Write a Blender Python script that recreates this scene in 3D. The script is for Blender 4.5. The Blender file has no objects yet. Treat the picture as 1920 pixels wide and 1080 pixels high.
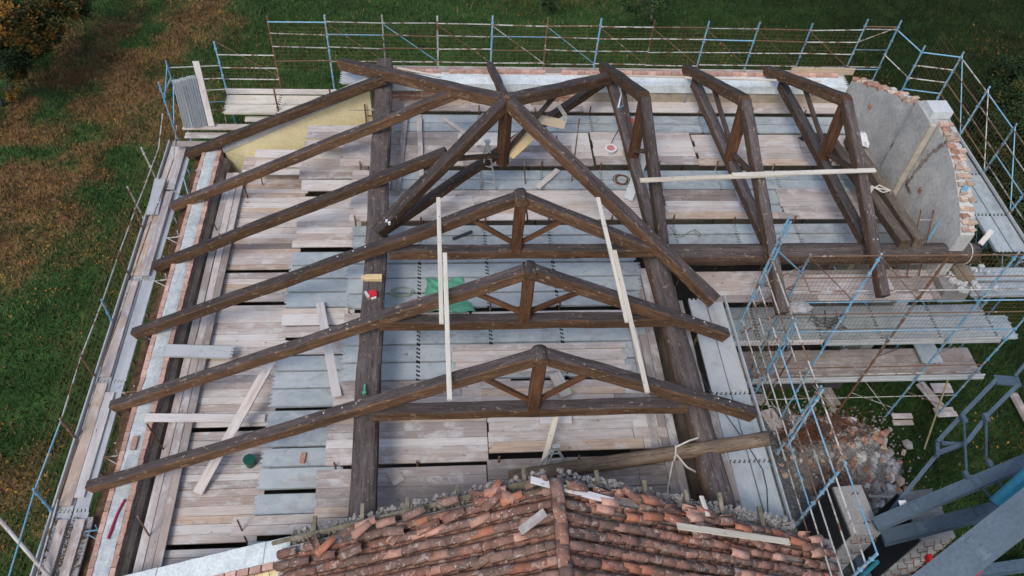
import bpy, bmesh, math, random
from mathutils import Vector, Matrix, noise as mnoise
random.seed(7)
R_ = random.random
def U(a, b): return a + (b - a) * random.random()

# ------------------------------------------------------------------ camera, sky, sun, exposure
scene = bpy.context.scene
CAMR = ((0.9963552315, -0.0626101488, 0.0579329083), (-0.0115538162, -0.7719552424, -0.6355718788), (0.0845148622, 0.6325860203, -0.769865030388))
HC, FPX = 16.36, 1500.0
cd = bpy.data.cameras.new('camera'); cam = bpy.data.objects.new('camera', cd); scene.collection.objects.link(cam)
cd.sensor_width = 36.0; cd.lens = FPX / 1920 * 36.0; cd.clip_start = 0.1; cd.clip_end = 2000
r0, r1, r2 = (Vector(r) for r in CAMR)
m3 = Matrix((r0, -r1, -r2)).transposed()
cam.matrix_world = Matrix.Translation((0, 0, HC)) @ m3.to_4x4()
scene.camera = cam
scene.render.resolution_x, scene.render.resolution_y = 1024, 576
SUN_EL, SUN_AZ = math.radians(52), math.radians(-150)      # azimuth measured from +Y towards +X
world = bpy.data.worlds.new('World'); scene.world = world; world.use_nodes = True
wn = world.node_tree; wn.nodes.clear()
wo = wn.nodes.new('ShaderNodeOutputWorld'); wb = wn.nodes.new('ShaderNodeBackground'); sk = wn.nodes.new('ShaderNodeTexSky')
sk.sky_type = 'NISHITA'; sk.sun_disc = False; sk.sun_elevation = SUN_EL; sk.sun_rotation = SUN_AZ
sk.air_density = 1.0; sk.dust_density = 2.5; sk.ozone_density = 1.0
wb.inputs['Strength'].default_value = 0.15
wn.links.new(sk.outputs[0], wb.inputs[0]); wn.links.new(wb.outputs[0], wo.inputs[0])
sl = bpy.data.lights.new('sun', 'SUN'); sl.energy = 1.1; sl.angle = math.radians(16); sl.color = (1.0, 0.95, 0.88)
sun = bpy.data.objects.new('sun', sl); scene.collection.objects.link(sun)
sd = Vector((math.sin(SUN_AZ) * math.cos(SUN_EL), math.cos(SUN_AZ) * math.cos(SUN_EL), math.sin(SUN_EL)))
sun.rotation_euler = (-sd).to_track_quat('-Z', 'Y').to_euler(); sun.location = (0, 0, 40)
vs = scene.view_settings; vs.view_transform = 'Standard'; vs.look = 'None'; vs.gamma = 1; vs.use_curve_mapping = False
vs.exposure = 0.47
scene.render.engine = 'CYCLES'

# measured positions: a point of the photograph (1920 x 1080) taken to a known height or wall plane of the place
CAMP = Vector((0, 0, HC))
def ray(x, y):
    a, b = (x - 960) / FPX, (y - 540) / FPX
    return r0 * a + r1 * b + r2
def pz(x, y, z):
    d = ray(x, y); return CAMP + d * ((z - HC) / d.z)
def py(x, y, Y):
    d = ray(x, y); return CAMP + d * (Y / d.y)
def pxx(x, y, X):
    d = ray(x, y); return CAMP + d * (X / d.x)
def proj(p):
    q = p - CAMP; w = q.dot(r2); return (960 + FPX * q.dot(r0) / w, 540 + FPX * q.dot(r1) / w)

# ------------------------------------------------------------------ materials
class NT:
    def __init__(s, name, rough=0.8, metal=0.0, spec=0.3):
        s.m = bpy.data.materials.new(name); s.m.use_nodes = True
        s.t = s.m.node_tree; s.b = s.t.nodes['Principled BSDF']
        s.b.inputs['Roughness'].default_value = rough; s.b.inputs['Metallic'].default_value = metal
        s.b.inputs['Specular IOR Level'].default_value = spec
    def n(s, typ, **kw):
        nd = s.t.nodes.new(typ)
        for k, v in kw.items(): setattr(nd, k, v)
        return nd
    def l(s, a, b): s.t.links.new(a, b)
    def coord(s, kind='Object', scale=(1, 1, 1), rand=True):
        tc = s.n('ShaderNodeTexCoord'); mp = s.n('ShaderNodeMapping'); mp.inputs['Scale'].default_value = scale
        if kind == 'World':
            g = s.n('ShaderNodeNewGeometry'); s.l(g.outputs['Position'], mp.inputs['Vector'])
        else:
            s.l(tc.outputs[kind], mp.inputs['Vector'])
            if rand:
                oi = s.n('ShaderNodeObjectInfo'); mu = s.n('ShaderNodeMath', operation='MULTIPLY'); mu.inputs[1].default_value = 37.0
                s.l(oi.outputs['Random'], mu.inputs[0]); cb = s.n('ShaderNodeCombineXYZ')
                for i in range(3): s.l(mu.outputs[0], cb.inputs[i])
                s.l(cb.outputs[0], mp.inputs['Location'])
        return mp.outputs[0]
    def noise(s, vec, scale, detail=4, rough=0.6, dist=0.0):
        n = s.n('ShaderNodeTexNoise'); n.inputs['Scale'].default_value = scale; n.inputs['Detail'].default_value = detail
        n.inputs['Roughness'].default_value = rough; n.inputs['Distortion'].default_value = dist; s.l(vec, n.inputs['Vector'])
        return n.outputs['Fac']
    def ramp(s, fac, stops, interp='LINEAR'):
        r = s.n('ShaderNodeValToRGB'); cr = r.color_ramp; cr.interpolation = interp
        while len(cr.elements) < len(stops): cr.elements.new(0.5)
        for e, (p, c) in zip(cr.elements, stops):
            e.position = p; e.color = (c, c, c, 1) if not isinstance(c, (tuple, list)) else (*c, 1)
        s.l(fac, r.inputs[0]); return r.outputs[0]
    def mix(s, fac, a, b, mode='MIX'):
        m = s.n('ShaderNodeMix', data_type='RGBA', blend_type=mode)
        if isinstance(fac, (int, float)): m.inputs[0].default_value = fac
        else: s.l(fac, m.inputs[0])
        for i, v in ((6, a), (7, b)):
            if isinstance(v, (tuple, list)): m.inputs[i].default_value = (*v, 1)
            else: s.l(v, m.inputs[i])
        return m.outputs[2]
    def rand(s): return s.n('ShaderNodeObjectInfo').outputs['Random']
    def bump(s, h, strength=0.4, dist=0.02):
        b = s.n('ShaderNodeBump'); b.inputs['Strength'].default_value = strength; b.inputs['Distance'].default_value = dist
        s.l(h, b.inputs['Height']); s.l(b.outputs[0], s.b.inputs['Normal'])
    def col(s, c):
        if isinstance(c, (tuple, list)): s.b.inputs['Base Color'].default_value = (*c, 1)
        else: s.l(c, s.b.inputs['Base Color'])
        return s.m

def mat_timber(name, side, top, pale=0.25):
    """old hewn roof timber: orange brown flanks, weathered grey upper face, pale axe marks"""
    t = NT(name, 0.85, spec=0.2)
    v = t.coord('Object', (0.35, 2.2, 2.2)); f = t.noise(v, 3.0, 8, 0.65)
    v2 = t.coord('Object', (1, 1, 1)); big = t.noise(v2, 1.6, 4, 0.6, 0.6)
    side_c = t.ramp(f, [(0.28, tuple(c * 0.45 for c in side)), (0.52, side), (0.75, tuple(min(1, c * 1.8) for c in side))])
    side_c = t.mix(t.ramp(big, [(0.3, 0.0), (0.75, 0.55)]), side_c, tuple(c * 0.55 for c in side))
    top_c = t.ramp(f, [(0.3, tuple(c * 0.55 for c in top)), (0.55, top), (0.8, tuple(c * 1.9 for c in top))])
    g = t.n('ShaderNodeNewGeometry'); sp = t.n('ShaderNodeSeparateXYZ'); t.l(g.outputs['Normal'], sp.inputs[0])
    up = t.n('ShaderNodeMath', operation='ADD'); t.l(sp.outputs[2], up.inputs[0]); 
    jit = t.n('ShaderNodeMath', operation='MULTIPLY'); t.l(big, jit.inputs[0]); jit.inputs[1].default_value = 0.5; t.l(jit.outputs[0], up.inputs[1])
    c = t.mix(t.ramp(up.outputs[0], [(0.72, 0.0), (0.95, 1.0)]), side_c, top_c)
    vf = t.coord('Object', (2.6, 5, 5)); fl = t.noise(vf, 2.6, 3, 0.5, 0.4)
    c = t.mix(t.ramp(fl, [(0.635, 0.0), (0.68, pale)]), c, (0.34, 0.27, 0.20)); fl2 = t.noise(t.coord('Object', (1.2, 4, 4)), 7.0, 4, 0.6, 0.3); c = t.mix(t.ramp(fl2, [(0.67, 0.0), (0.71, pale)]), c, (0.30, 0.25, 0.20)); dk = t.noise(t.coord('Object', (0.5, 7, 7)), 5.0, 4, 0.6); c = t.mix(t.ramp(dk, [(0.60, 0.0), (0.70, 0.75)]), c, (0.02, 0.014, 0.010))
    sp2 = t.noise(t.coord('Object', (1, 1, 1)), 14.0, 2, 0.5); c = t.mix(t.ramp(sp2, [(0.77, 0.0), (0.80, 0.6)]), c, (0.45, 0.42, 0.38))
    cr_ = t.noise(t.coord('Object', (0.22, 6, 6)), 3.0, 5, 0.55, 0.2); c = t.mix(t.ramp(cr_, [(0.485, 0.0), (0.495, 0.85), (0.505, 0.85), (0.515, 0.0)]), c, (0.012, 0.009, 0.007)); va = t.ramp(t.rand(), [(0, 0.7), (1, 1.25)]); c = t.mix(1.0, c, va, 'MULTIPLY')
    t.bump(f, 0.8, 0.02); return t.col(c)

def mat_board(name, c1, c2, c3, dirt=(0.20, 0.15, 0.12), mort=0.0, dirtamt=0.5):
    """sawn board: grain along X, each board its own tone, stains and knots"""
    t = NT(name, 0.85, spec=0.15)
    f = t.noise(t.coord('Object', (0.25, 5, 5)), 4.0, 8, 0.6)
    base = t.ramp(t.rand(), [(0, c1), (0.35, c2), (0.7, c3), (1, c2)])
    g = t.ramp(f, [(0.25, 0.68), (0.5, 0.98), (0.8, 1.12)]); c = t.mix(1.0, base, g, 'MULTIPLY')
    st = t.noise(t.coord('Object', (0.8, 2.2, 2)), 1.8, 6, 0.65, 0.5); c = t.mix(t.ramp(st, [(0.48, 0.0), (0.78, dirtamt)]), c, dirt)
    kn = t.noise(t.coord('Object', (3, 6, 6)), 2.2, 1, 0.4); c = t.mix(t.ramp(kn, [(0.73, 0.0), (0.77, 0.7)]), c, (0.11, 0.08, 0.06))
    if mort:
        mo = t.noise(t.coord('Object', (1.2, 2, 2)), 1.5, 8, 0.7, 0.3); c = t.mix(t.ramp(mo, [(0.50, 0.0), (0.62, mort)]), c, (0.60, 0.605, 0.60)); sp_ = t.noise(t.coord('Object', (1, 1, 1)), 13.0, 3, 0.6); c = t.mix(t.ramp(sp_, [(0.69, 0.0), (0.73, 0.6)]), c, (0.70, 0.70, 0.69))
    t.bump(f, 0.35, 0.01); return t.col(c)

def mat_steel(name, c1, c2, dirt=0.5):
    t = NT(name, 0.55, 0.25, 0.4)
    base = t.ramp(t.rand(), [(0, c1), (0.5, c2), (1, tuple(x * 0.8 for x in c1))])
    n1 = t.noise(t.coord('Object', (1, 1.6, 1)), 2.2, 9, 0.7, 0.4); c = t.mix(t.ramp(n1, [(0.38, 0.0), (0.66, 0.9)]), base, (0.52, 0.545, 0.54))
    n2 = t.noise(t.coord('Object', (1, 1, 1)), 3.2, 7, 0.65, 0.9); c = t.mix(t.ramp(n2, [(0.55, 0.0), (0.72, dirt)]), c, (0.17, 0.18, 0.182))
    n3 = t.noise(t.coord('Object', (1, 1, 1)), 9.0, 3, 0.5); c = t.mix(t.ramp(n3, [(0.70, 0.0), (0.74, 0.6)]), c, (0.10, 0.11, 0.11))
    n4 = t.noise(t.coord('Object', (2, 2, 2)), 12.0, 4, 0.6); c = t.mix(t.ramp(n4, [(0.64, 0.0), (0.70, 0.5)]), c, (0.70, 0.71, 0.70))
    n5 = t.noise(t.coord('Object', (0.8, 1.5, 1)), 1.7, 6, 0.65, 0.6); c = t.mix(t.ramp(n5, [(0.56, 0.0), (0.72, 0.5)]), c, (0.36, 0.30, 0.25))
    vo = t.n('ShaderNodeTexVoronoi'); vo.inputs['Scale'].default_value = 28; t.l(t.coord('Object', (1, 1, 1), False), vo.inputs['Vector'])
    t.bump(vo.outputs['Distance'], 0.05, 0.01); return t.col(c)

def mat_paint(name, paint, rust=(0.16, 0.075, 0.035), amt=0.5, bare=(0.42, 0.40, 0.36)):
    """tube paint flaking to zinc and rust"""
    t = NT(name, 0.55, 0.1, 0.4)
    n1 = t.noise(t.coord('Object', (1, 1, 1)), 2.6, 6, 0.7, 0.5); n2 = t.noise(t.coord('Object', (1, 1, 1)), 7.0, 5, 0.7)
    c = t.mix(t.ramp(n2, [(0.50, 0.0), (0.58, 0.85)]), paint, bare)
    c = t.mix(t.ramp(n1, [(0.75 - amt * 0.45, 0.0), (0.82 - amt * 0.45, 0.95)]), c, rust)
    va = t.ramp(t.rand(), [(0, 0.7), (1, 1.2)]); return t.col(t.mix(1.0, c, va, 'MULTIPLY'))

def mat_stone(name, c1, c2, c3, scale=3.0, rough=0.9, bump=0.5, coord='Object', spots=None, rnd=0.25, crack=False):
    t = NT(name, rough, spec=0.2)
    v = t.coord(coord, (1, 1, 1), coord != 'World'); f = t.noise(v, scale, 8, 0.65, 0.4)
    c = t.ramp(f, [(0.3, c1), (0.5, c2), (0.72, c3)])
    fine = t.noise(v, scale * 9, 4, 0.6); c = t.mix(1.0, c, t.ramp(fine, [(0.3, 0.8), (0.7, 1.12)]), 'MULTIPLY')
    if spots:
        n = t.noise(v, scale * 2.3, 5, 0.6, 0.6); c = t.mix(t.ramp(n, [(0.62, 0.0), (0.70, 0.75)]), c, spots)
    if rnd: c = t.mix(1.0, c, t.ramp(t.rand(), [(0, 1 - rnd), (1, 1 + rnd)]), 'MULTIPLY')
    hb = t.mix(0.4, f, fine); t.bump(hb, bump, 0.03); return t.col(c)

def mat_tile(name):
    t = NT(name, 0.9, spec=0.15)
    base = t.ramp(t.rand(), [(0, (0.27, 0.118, 0.080)), (0.22, (0.185, 0.098, 0.075)), (0.42, (0.31, 0.148, 0.104)), (0.6, (0.155, 0.092, 0.076)), (0.8, (0.28, 0.162, 0.126)), (1, (0.135, 0.09, 0.076))])
    f = t.noise(t.coord('Object', (1, 1, 1)), 5.0, 8, 0.7); c = t.mix(t.ramp(f, [(0.42, 0.0), (0.66, 0.8)]), base, (0.085, 0.065, 0.055))
    w = t.noise(t.coord('Object', (1, 1, 1)), 8.0, 3, 0.5, 0.6); c = t.mix(t.ramp(w, [(0.58, 0.0), (0.64, 0.55)]), c, (0.38, 0.33, 0.28))
    l = t.noise(t.coord('Object', (1, 1, 1)), 24.0, 3, 0.5); c = t.mix(t.ramp(l, [(0.655, 0.0), (0.69, 0.8)]), c, (0.50, 0.50, 0.46))
    mo = t.noise(t.coord('World', (1, 1, 1)), 1.7, 5, 0.6); c = t.mix(t.ramp(mo, [(0.58, 0.0), (0.72, 0.5)]), c, (0.06, 0.065, 0.03))
    t.bump(f, 0.5, 0.02); return t.col(c)

def mat_plain(name, c, rough=0.6, metal=0.0, var=0.15):
    t = NT(name, rough, metal)
    f = t.noise(t.coord('Object', (1, 1, 1)), 6.0, 5, 0.6)
    return t.col(t.mix(1.0, c, t.ramp(f, [(0.3, 1 - var * 1.5), (0.7, 1 + var)]), 'MULTIPLY'))

def mat_lawn():
    t = NT('lawn_soil_and_grass', 0.95, spec=0.1)
    p = t.coord('World', (1, 1, 1), False)
    big = t.noise(p, 0.16, 6, 0.62, 0.8); mid = t.noise(p, 0.7, 8, 0.7, 0.5); fine = t.noise(p, 6.0, 8, 0.75)
    green = t.ramp(mid, [(0.3, (0.016, 0.036, 0.010)), (0.52, (0.034, 0.078, 0.020)), (0.75, (0.062, 0.125, 0.03))])
    dry = t.ramp(mid, [(0.3, (0.11, 0.062, 0.030)), (0.6, (0.25, 0.135, 0.062)), (0.8, (0.38, 0.20, 0.08))])
    sx = t.n('ShaderNodeSeparateXYZ'); t.l(p, sx.inputs[0])
    # leaf litter and worn ground, mapped over the field
    at = t.n('ShaderNodeAttribute'); at.attribute_name = 'litter'
    mm = t.n('ShaderNodeMath', operation='ADD'); t.l(at.outputs['Fac'], mm.inputs[0]); ms = t.n('ShaderNodeMath', operation='MULTIPLY_ADD'); t.l(mid, ms.inputs[0]); ms.inputs[1].default_value = 1.3; ms.inputs[2].default_value = -0.65; t.l(ms.outputs[0], mm.inputs[1])
    c = t.mix(t.ramp(mm.outputs[0], [(0.2, 0.0), (0.7, 0.92)]), green, dry)
    m2 = t.n('ShaderNodeMapRange'); m2.inputs[1].default_value = 8; m2.inputs[2].default_value = 22; m2.inputs[3].default_value = 1.0; m2.inputs[4].default_value = 0.42; t.l(sx.outputs[0], m2.inputs[0]); c = t.mix(1.0, c, m2.outputs[0], 'MULTIPLY')  # shade painted into the ground colour, deepening towards the right
    c = t.mix(1.0, c, t.ramp(fine, [(0.25, 0.45), (0.5, 1.0), (0.8, 1.6)]), 'MULTIPLY')
    t.bump(t.mix(0.5, mid, fine), 1.0, 0.15); return t.col(c)

def mat_leaf(name, c1, c2, c3, sward=False):
    t = NT(name, 0.8, spec=0.2)
    v = t.coord('World', (1, 1, 1)); f = t.noise(v, 1.2, 5, 0.7); g = t.noise(v, 12.0, 2, 0.6)
    c = t.ramp(f, [(0.3, c1), (0.52, c2), (0.72, c3)])
    if sward:
        sx = t.n('ShaderNodeSeparateXYZ'); t.l(t.coord('World', (1, 1, 1), False), sx.inputs[0]); m2 = t.n('ShaderNodeMapRange'); m2.inputs[1].default_value = 8; m2.inputs[2].default_value = 22; m2.inputs[3].default_value = 1.0; m2.inputs[4].default_value = 0.42  # blades get the same painted shade towards the right
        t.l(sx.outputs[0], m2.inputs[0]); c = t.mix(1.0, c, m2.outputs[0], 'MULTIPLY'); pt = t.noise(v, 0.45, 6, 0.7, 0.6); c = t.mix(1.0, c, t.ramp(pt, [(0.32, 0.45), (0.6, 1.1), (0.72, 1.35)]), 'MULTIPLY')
    return t.col(t.mix(1.0, c, t.ramp(g, [(0.3, 0.6), (0.7, 1.4)]), 'MULTIPLY'))

M = {}
M['timber'] = mat_timber('old_roof_timber', (0.120, 0.066, 0.036), (0.068, 0.054, 0.051), 0.5)
M['timber_log'] = mat_timber('old_round_timber', (0.095, 0.058, 0.040), (0.098, 0.080, 0.075), 0.45)
M['timber_tan'] = mat_timber('tan_round_timber', (0.24, 0.165, 0.105), (0.215, 0.16, 0.115), 0.4)
M['timber_red'] = mat_timber('reddish_timber', (0.135, 0.062, 0.030), (0.105, 0.057, 0.032), 0.15)
M['timber_grey'] = mat_timber('grey_loose_timber', (0.12, 0.088, 0.062), (0.16, 0.128, 0.10), 0.35)
M['board'] = mat_board('weathered_scaffold_board', (0.40, 0.325, 0.285), (0.52, 0.465, 0.435), (0.33, 0.285, 0.27), mort=0.6)
M['board_tan'] = mat_board('tan_scaffold_board', (0.46, 0.345, 0.26), (0.52, 0.40, 0.31), (0.42, 0.33, 0.27), mort=0.4)
M['board_dark'] = mat_board('stained_scaffold_board', (0.26, 0.225, 0.205), (0.32, 0.28, 0.26), (0.24, 0.20, 0.18), mort=0.3)
M['board_pale'] = mat_board('pale_scaffold_board', (0.58, 0.52, 0.48), (0.62, 0.59, 0.57), (0.52, 0.44, 0.385), mort=0.6, dirtamt=0.3)
M['batten'] = mat_board('new_white_batten', (0.56, 0.51, 0.42), (0.62, 0.58, 0.50), (0.52, 0.46, 0.37), (0.34, 0.28, 0.21), dirtamt=0.5)
M['yellow_board'] = mat_board('yellow_form_board', (0.66, 0.50, 0.27), (0.66, 0.50, 0.27), (0.62, 0.46, 0.25), (0.45, 0.30, 0.14), dirtamt=0.3)
M['tan_board'] = mat_board('tan_form_board', (0.52, 0.42, 0.29), (0.52, 0.42, 0.30), (0.48, 0.38, 0.27), (0.25, 0.18, 0.1))
M['steel'] = mat_steel('galvanised_deck_steel', (0.31, 0.37, 0.39), (0.42, 0.475, 0.49))
M['steel_bright'] = mat_steel('bright_zinc_steel', (0.44, 0.46, 0.465), (0.50, 0.51, 0.51), 0.3)
M['dark_steel'] = mat_plain('dark_steel', (0.05, 0.055, 0.06), 0.5, 0.4)
M['blue'] = mat_paint('flaking_blue_paint', (0.14, 0.33, 0.47), amt=0.5)
M['blue_clean'] = mat_paint('blue_tube_paint', (0.15, 0.38, 0.56), amt=0.34)
M['rusty'] = mat_paint('rusty_zinc_tube', (0.36, 0.33, 0.29), amt=0.85)
M['zinc'] = mat_paint('pale_zinc_tube', (0.40, 0.40, 0.37), amt=0.55, bare=(0.5, 0.5, 0.46))
M['rust'] = mat_plain('bare_rust', (0.13, 0.055, 0.03), 0.8, 0.0, 0.3)
M['netwire'] = mat_plain('rusty_wire', (0.20, 0.12, 0.05), 0.8)
M['crane'] = mat_stone('grey_blue_crane_steel', (0.060, 0.092, 0.125), (0.075, 0.112, 0.150), (0.095, 0.135, 0.175), 1.2, rough=.5, bump=.05, rnd=.12)
M['cyan'] = mat_plain('turquoise_paint', (0.05, 0.30, 0.40), 0.35)
M['mortar'] = mat_stone('fresh_mortar_bed', (0.38, 0.42, 0.43), (0.50, 0.54, 0.54), (0.60, 0.63, 0.62), 2.2, spots=(0.34, 0.38, 0.38))
M['plaster'] = mat_stone('grey_cement_plaster', (0.27, 0.27, 0.26), (0.36, 0.355, 0.34), (0.46, 0.45, 0.42), 1.1, bump=.8, spots=(0.26, 0.25, 0.235))
M['pier_plaster'] = M['plaster']
M['old_wall'] = mat_stone('rough_old_masonry', (0.17, 0.135, 0.115), (0.27, 0.22, 0.185), (0.38, 0.33, 0.285), 1.6, bump=0.9, spots=(0.22, 0.12, 0.08))
M['beige'] = mat_stone('beige_render', (0.24, 0.20, 0.15), (0.34, 0.29, 0.22), (0.44, 0.39, 0.31), 1.2, spots=(0.28, 0.27, 0.24))
M['yellow'] = mat_stone('yellow_painted_plaster', (0.66, 0.57, 0.31), (0.72, 0.63, 0.37), (0.76, 0.68, 0.44), 3.0, bump=0.04, rnd=0)
M['brick'] = mat_stone('red_brick', (0.24, 0.12, 0.085), (0.34, 0.18, 0.125), (0.44, 0.27, 0.20), 5.0, spots=(0.50, 0.42, 0.36))
M['brick_new'] = mat_stone('new_orange_brick', (0.40, 0.225, 0.17), (0.47, 0.29, 0.23), (0.54, 0.39, 0.33), 5.0, spots=(0.60, 0.55, 0.50))
M['brick_old'] = mat_stone('pale_broken_brick', (0.30, 0.19, 0.13), (0.42, 0.30, 0.22), (0.55, 0.48, 0.40), 4.0, spots=(0.60, 0.56, 0.50))
M['concrete'] = mat_stone('cast_concrete', (0.21, 0.205, 0.20), (0.27, 0.265, 0.255), (0.32, 0.31, 0.30), 1.5, bump=0.2)
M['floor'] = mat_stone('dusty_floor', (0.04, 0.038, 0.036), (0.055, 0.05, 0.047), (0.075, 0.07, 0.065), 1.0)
M['dirt'] = mat_stone('dirt_and_leaves', (0.045, 0.027, 0.017), (0.10, 0.060, 0.036), (0.17, 0.115, 0.075), 6.0, bump=1.0)
M['gravel'] = mat_stone('grey_gravel', (0.06, 0.07, 0.08), (0.13, 0.145, 0.155), (0.23, 0.24, 0.25), 14.0, bump=1.0, coord='World', rnd=0)
M['stone'] = mat_stone('rubble_stone', (0.20, 0.185, 0.17), (0.30, 0.28, 0.26), (0.42, 0.39, 0.36), 4.0)
M['rock'] = mat_stone('lime_mortar_lump', (0.36, 0.36, 0.35), (0.48, 0.48, 0.47), (0.60, 0.60, 0.58), 5.0, bump=0.9)
M['tile'] = mat_tile('weathered_clay_tile')
M['moss_wood'] = mat_stone('mossy_batten', (0.10, 0.10, 0.05), (0.19, 0.165, 0.12), (0.30, 0.27, 0.22), 5.0)
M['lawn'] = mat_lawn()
M['leaf_dark'] = mat_leaf('dark_foliage', (0.012, 0.026, 0.010), (0.026, 0.052, 0.018), (0.055, 0.09, 0.028))
M['leaf_autumn'] = mat_leaf('autumn_foliage', (0.020, 0.030, 0.012), (0.055, 0.060, 0.018), (0.20, 0.11, 0.02))
M['leaf_orange'] = mat_leaf('orange_foliage', (0.10, 0.05, 0.012), (0.20, 0.10, 0.018), (0.32, 0.17, 0.03))
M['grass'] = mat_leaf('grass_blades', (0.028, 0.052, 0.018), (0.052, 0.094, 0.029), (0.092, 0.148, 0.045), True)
M['litter'] = mat_leaf('fallen_leaves', (0.12, 0.06, 0.02), (0.26, 0.14, 0.03), (0.46, 0.30, 0.06))
M['dry_grass'] = mat_leaf('dry_grass_blades', (0.10, 0.065, 0.032), (0.21, 0.13, 0.062), (0.36, 0.22, 0.085), True)
M['bark'] = mat_stone('grey_bark', (0.06, 0.055, 0.045), (0.12, 0.11, 0.095), (0.20, 0.19, 0.17), 5.0, bump=1.0)
M['rope'] = mat_plain('white_webbing', (0.55, 0.52, 0.46), 0.8)
M['green'] = mat_plain('green_sheet', (0.10, 0.32, 0.21), 0.4)
M['dkgreen'] = mat_plain('dark_green_plastic', (0.01, 0.09, 0.06), 0.4)
M['red'] = mat_plain('red_print', (0.55, 0.02, 0.03), 0.5)
M['white'] = mat_plain('white_plastic', (0.72, 0.73, 0.74), 0.4)
M['orange'] = mat_plain('orange_plastic', (0.75, 0.10, 0.03), 0.4)
M['magenta'] = mat_plain('crimson_hose', (0.30, 0.02, 0.06), 0.5)
M['block_shade'] = mat_plain('dark_block_shade', (0.018, 0.020, 0.024), 0.7)  # near-black colour standing in for shade on the ballast sides
M['tile_pale'] = mat_stone('broken_pink_tile', (0.30, 0.15, 0.11), (0.40, 0.22, 0.165), (0.50, 0.34, 0.27), 5.0, spots=(0.17, 0.11, 0.085))
M['tile_red'] = mat_stone('fresh_orange_tile', (0.26, 0.10, 0.06), (0.34, 0.14, 0.085), (0.42, 0.21, 0.14), 5.0, spots=(0.20, 0.13, 0.10))
M['eps'] = mat_stone('pale_cast_block', (0.46, 0.48, 0.48), (0.56, 0.575, 0.57), (0.62, 0.63, 0.62), 2.5)

# ------------------------------------------------------------------ object helpers
COL = scene.collection
def link(o, parent=None):
    COL.objects.link(o)
    if parent is not None: o.parent = parent; o.location = o.location - parent.location
    return o
def tag(o, label=None, cat=None, group=None, kind=None):
    if label: o['label'] = label
    if cat: o['category'] = cat
    if group: o['group'] = group
    if kind: o['kind'] = kind
    return o
def thing(name, label, cat, loc, group=None):
    o = bpy.data.objects.new(name, None); o.location = loc; o.empty_display_size = 0.3; COL.objects.link(o)
    return tag(o, label, cat, group)
def mesh(name, verts, faces, mat, smooth=False):
    me = bpy.data.meshes.new(name); me.from_pydata([tuple(v) for v in verts], [], faces); me.materials.append(mat)
    if smooth: me.polygons.foreach_set('use_smooth', [True] * len(me.polygons))
    me.update(); return me
def place(name, me, M4, parent=None):
    o = bpy.data.objects.new(name, me); loc, rot, sc = M4.decompose()
    o.rotation_mode = 'QUATERNION'; o.location = loc; o.rotation_quaternion = rot; o.scale = sc
    return link(o, parent)
def frame(p0, p1, up=(0, 0, 1)):
    """matrix with X along p0->p1, centred, Z as near 'up' as possible"""
    x = (p1 - p0).normalized(); u = Vector(up); y = u.cross(x)
    if y.length < 1e-4: y = Vector((0, 1, 0)).cross(x)
    if y.length < 1e-4: y = Vector((1, 0, 0))
    y.normalize(); z = x.cross(y)
    return Matrix.Translation((p0 + p1) / 2) @ Matrix((x, y, z)).transposed().to_4x4()
class MB:
    """collects pieces of ONE mesh"""
    def __init__(s): s.v = []; s.f = []
    def box(s, c, d, rot=None):
        n = len(s.v); c = Vector(c)
        for i in (-.5, .5):
            for j in (-.5, .5):
                for k in (-.5, .5):
                    p = Vector((i * d[0], j * d[1], k * d[2]))
                    if rot is not None: p = rot @ p
                    s.v.append(c + p)
        s.f += [(n, n+1, n+3, n+2), (n+4, n+6, n+7, n+5), (n, n+4, n+5, n+1), (n+2, n+3, n+7, n+6), (n, n+2, n+6, n+4), (n+1, n+5, n+7, n+3)]
    def tube(s, a, b, r, n=6, r2=None):
        a, b = Vector(a), Vector(b); F = frame(a, b).to_3x3(); y, z = F.col[1], F.col[2]; k = len(s.v); r2 = r if r2 is None else r2
        for p, rr in ((a, r), (b, r2)):
            for i in range(n):
                t = 2 * math.pi * i / n; s.v.append(p + (y * math.cos(t) + z * math.sin(t)) * rr)
        for i in range(n): j = (i + 1) % n; s.f.append((k + i, k + j, k + n + j, k + n + i))
        s.f.append(tuple(k + i for i in reversed(range(n)))); s.f.append(tuple(k + n + i for i in range(n)))
    def path(s, pts, r, n=5):
        for a, b in zip(pts, pts[1:]):
            if (Vector(a) - Vector(b)).length > 1e-5: s.tube(a, b, r, n)
    def prism(s, poly, z0, z1):
        n = len(poly); k = len(s.v); s.v += [Vector((p[0], p[1], z0)) for p in poly] + [Vector((p[0], p[1], z1)) for p in poly]
        for i in range(n): j = (i + 1) % n; s.f.append((k + i, k + j, k + n + j, k + n + i))
        s.f.append(tuple(k + i for i in reversed(range(n)))); s.f.append(tuple(k + n + i for i in range(n)))
    def quad(s, a, b, c, d): k = len(s.v); s.v += [Vector(a), Vector(b), Vector(c), Vector(d)]; s.f.append((k, k+1, k+2, k+3))
    def build(s, name, mat, parent=None, smooth=False, origin=None):
        if origin is None:
            lo = Vector([min(v[i] for v in s.v) for i in range(3)]); hi = Vector([max(v[i] for v in s.v) for i in range(3)]); origin = Vector(((lo.x + hi.x) / 2, (lo.y + hi.y) / 2, lo.z))
        me = mesh(name, [v - origin for v in s.v], s.f, mat, smooth)
        return place(name, me, Matrix.Translation(origin), parent)

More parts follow.
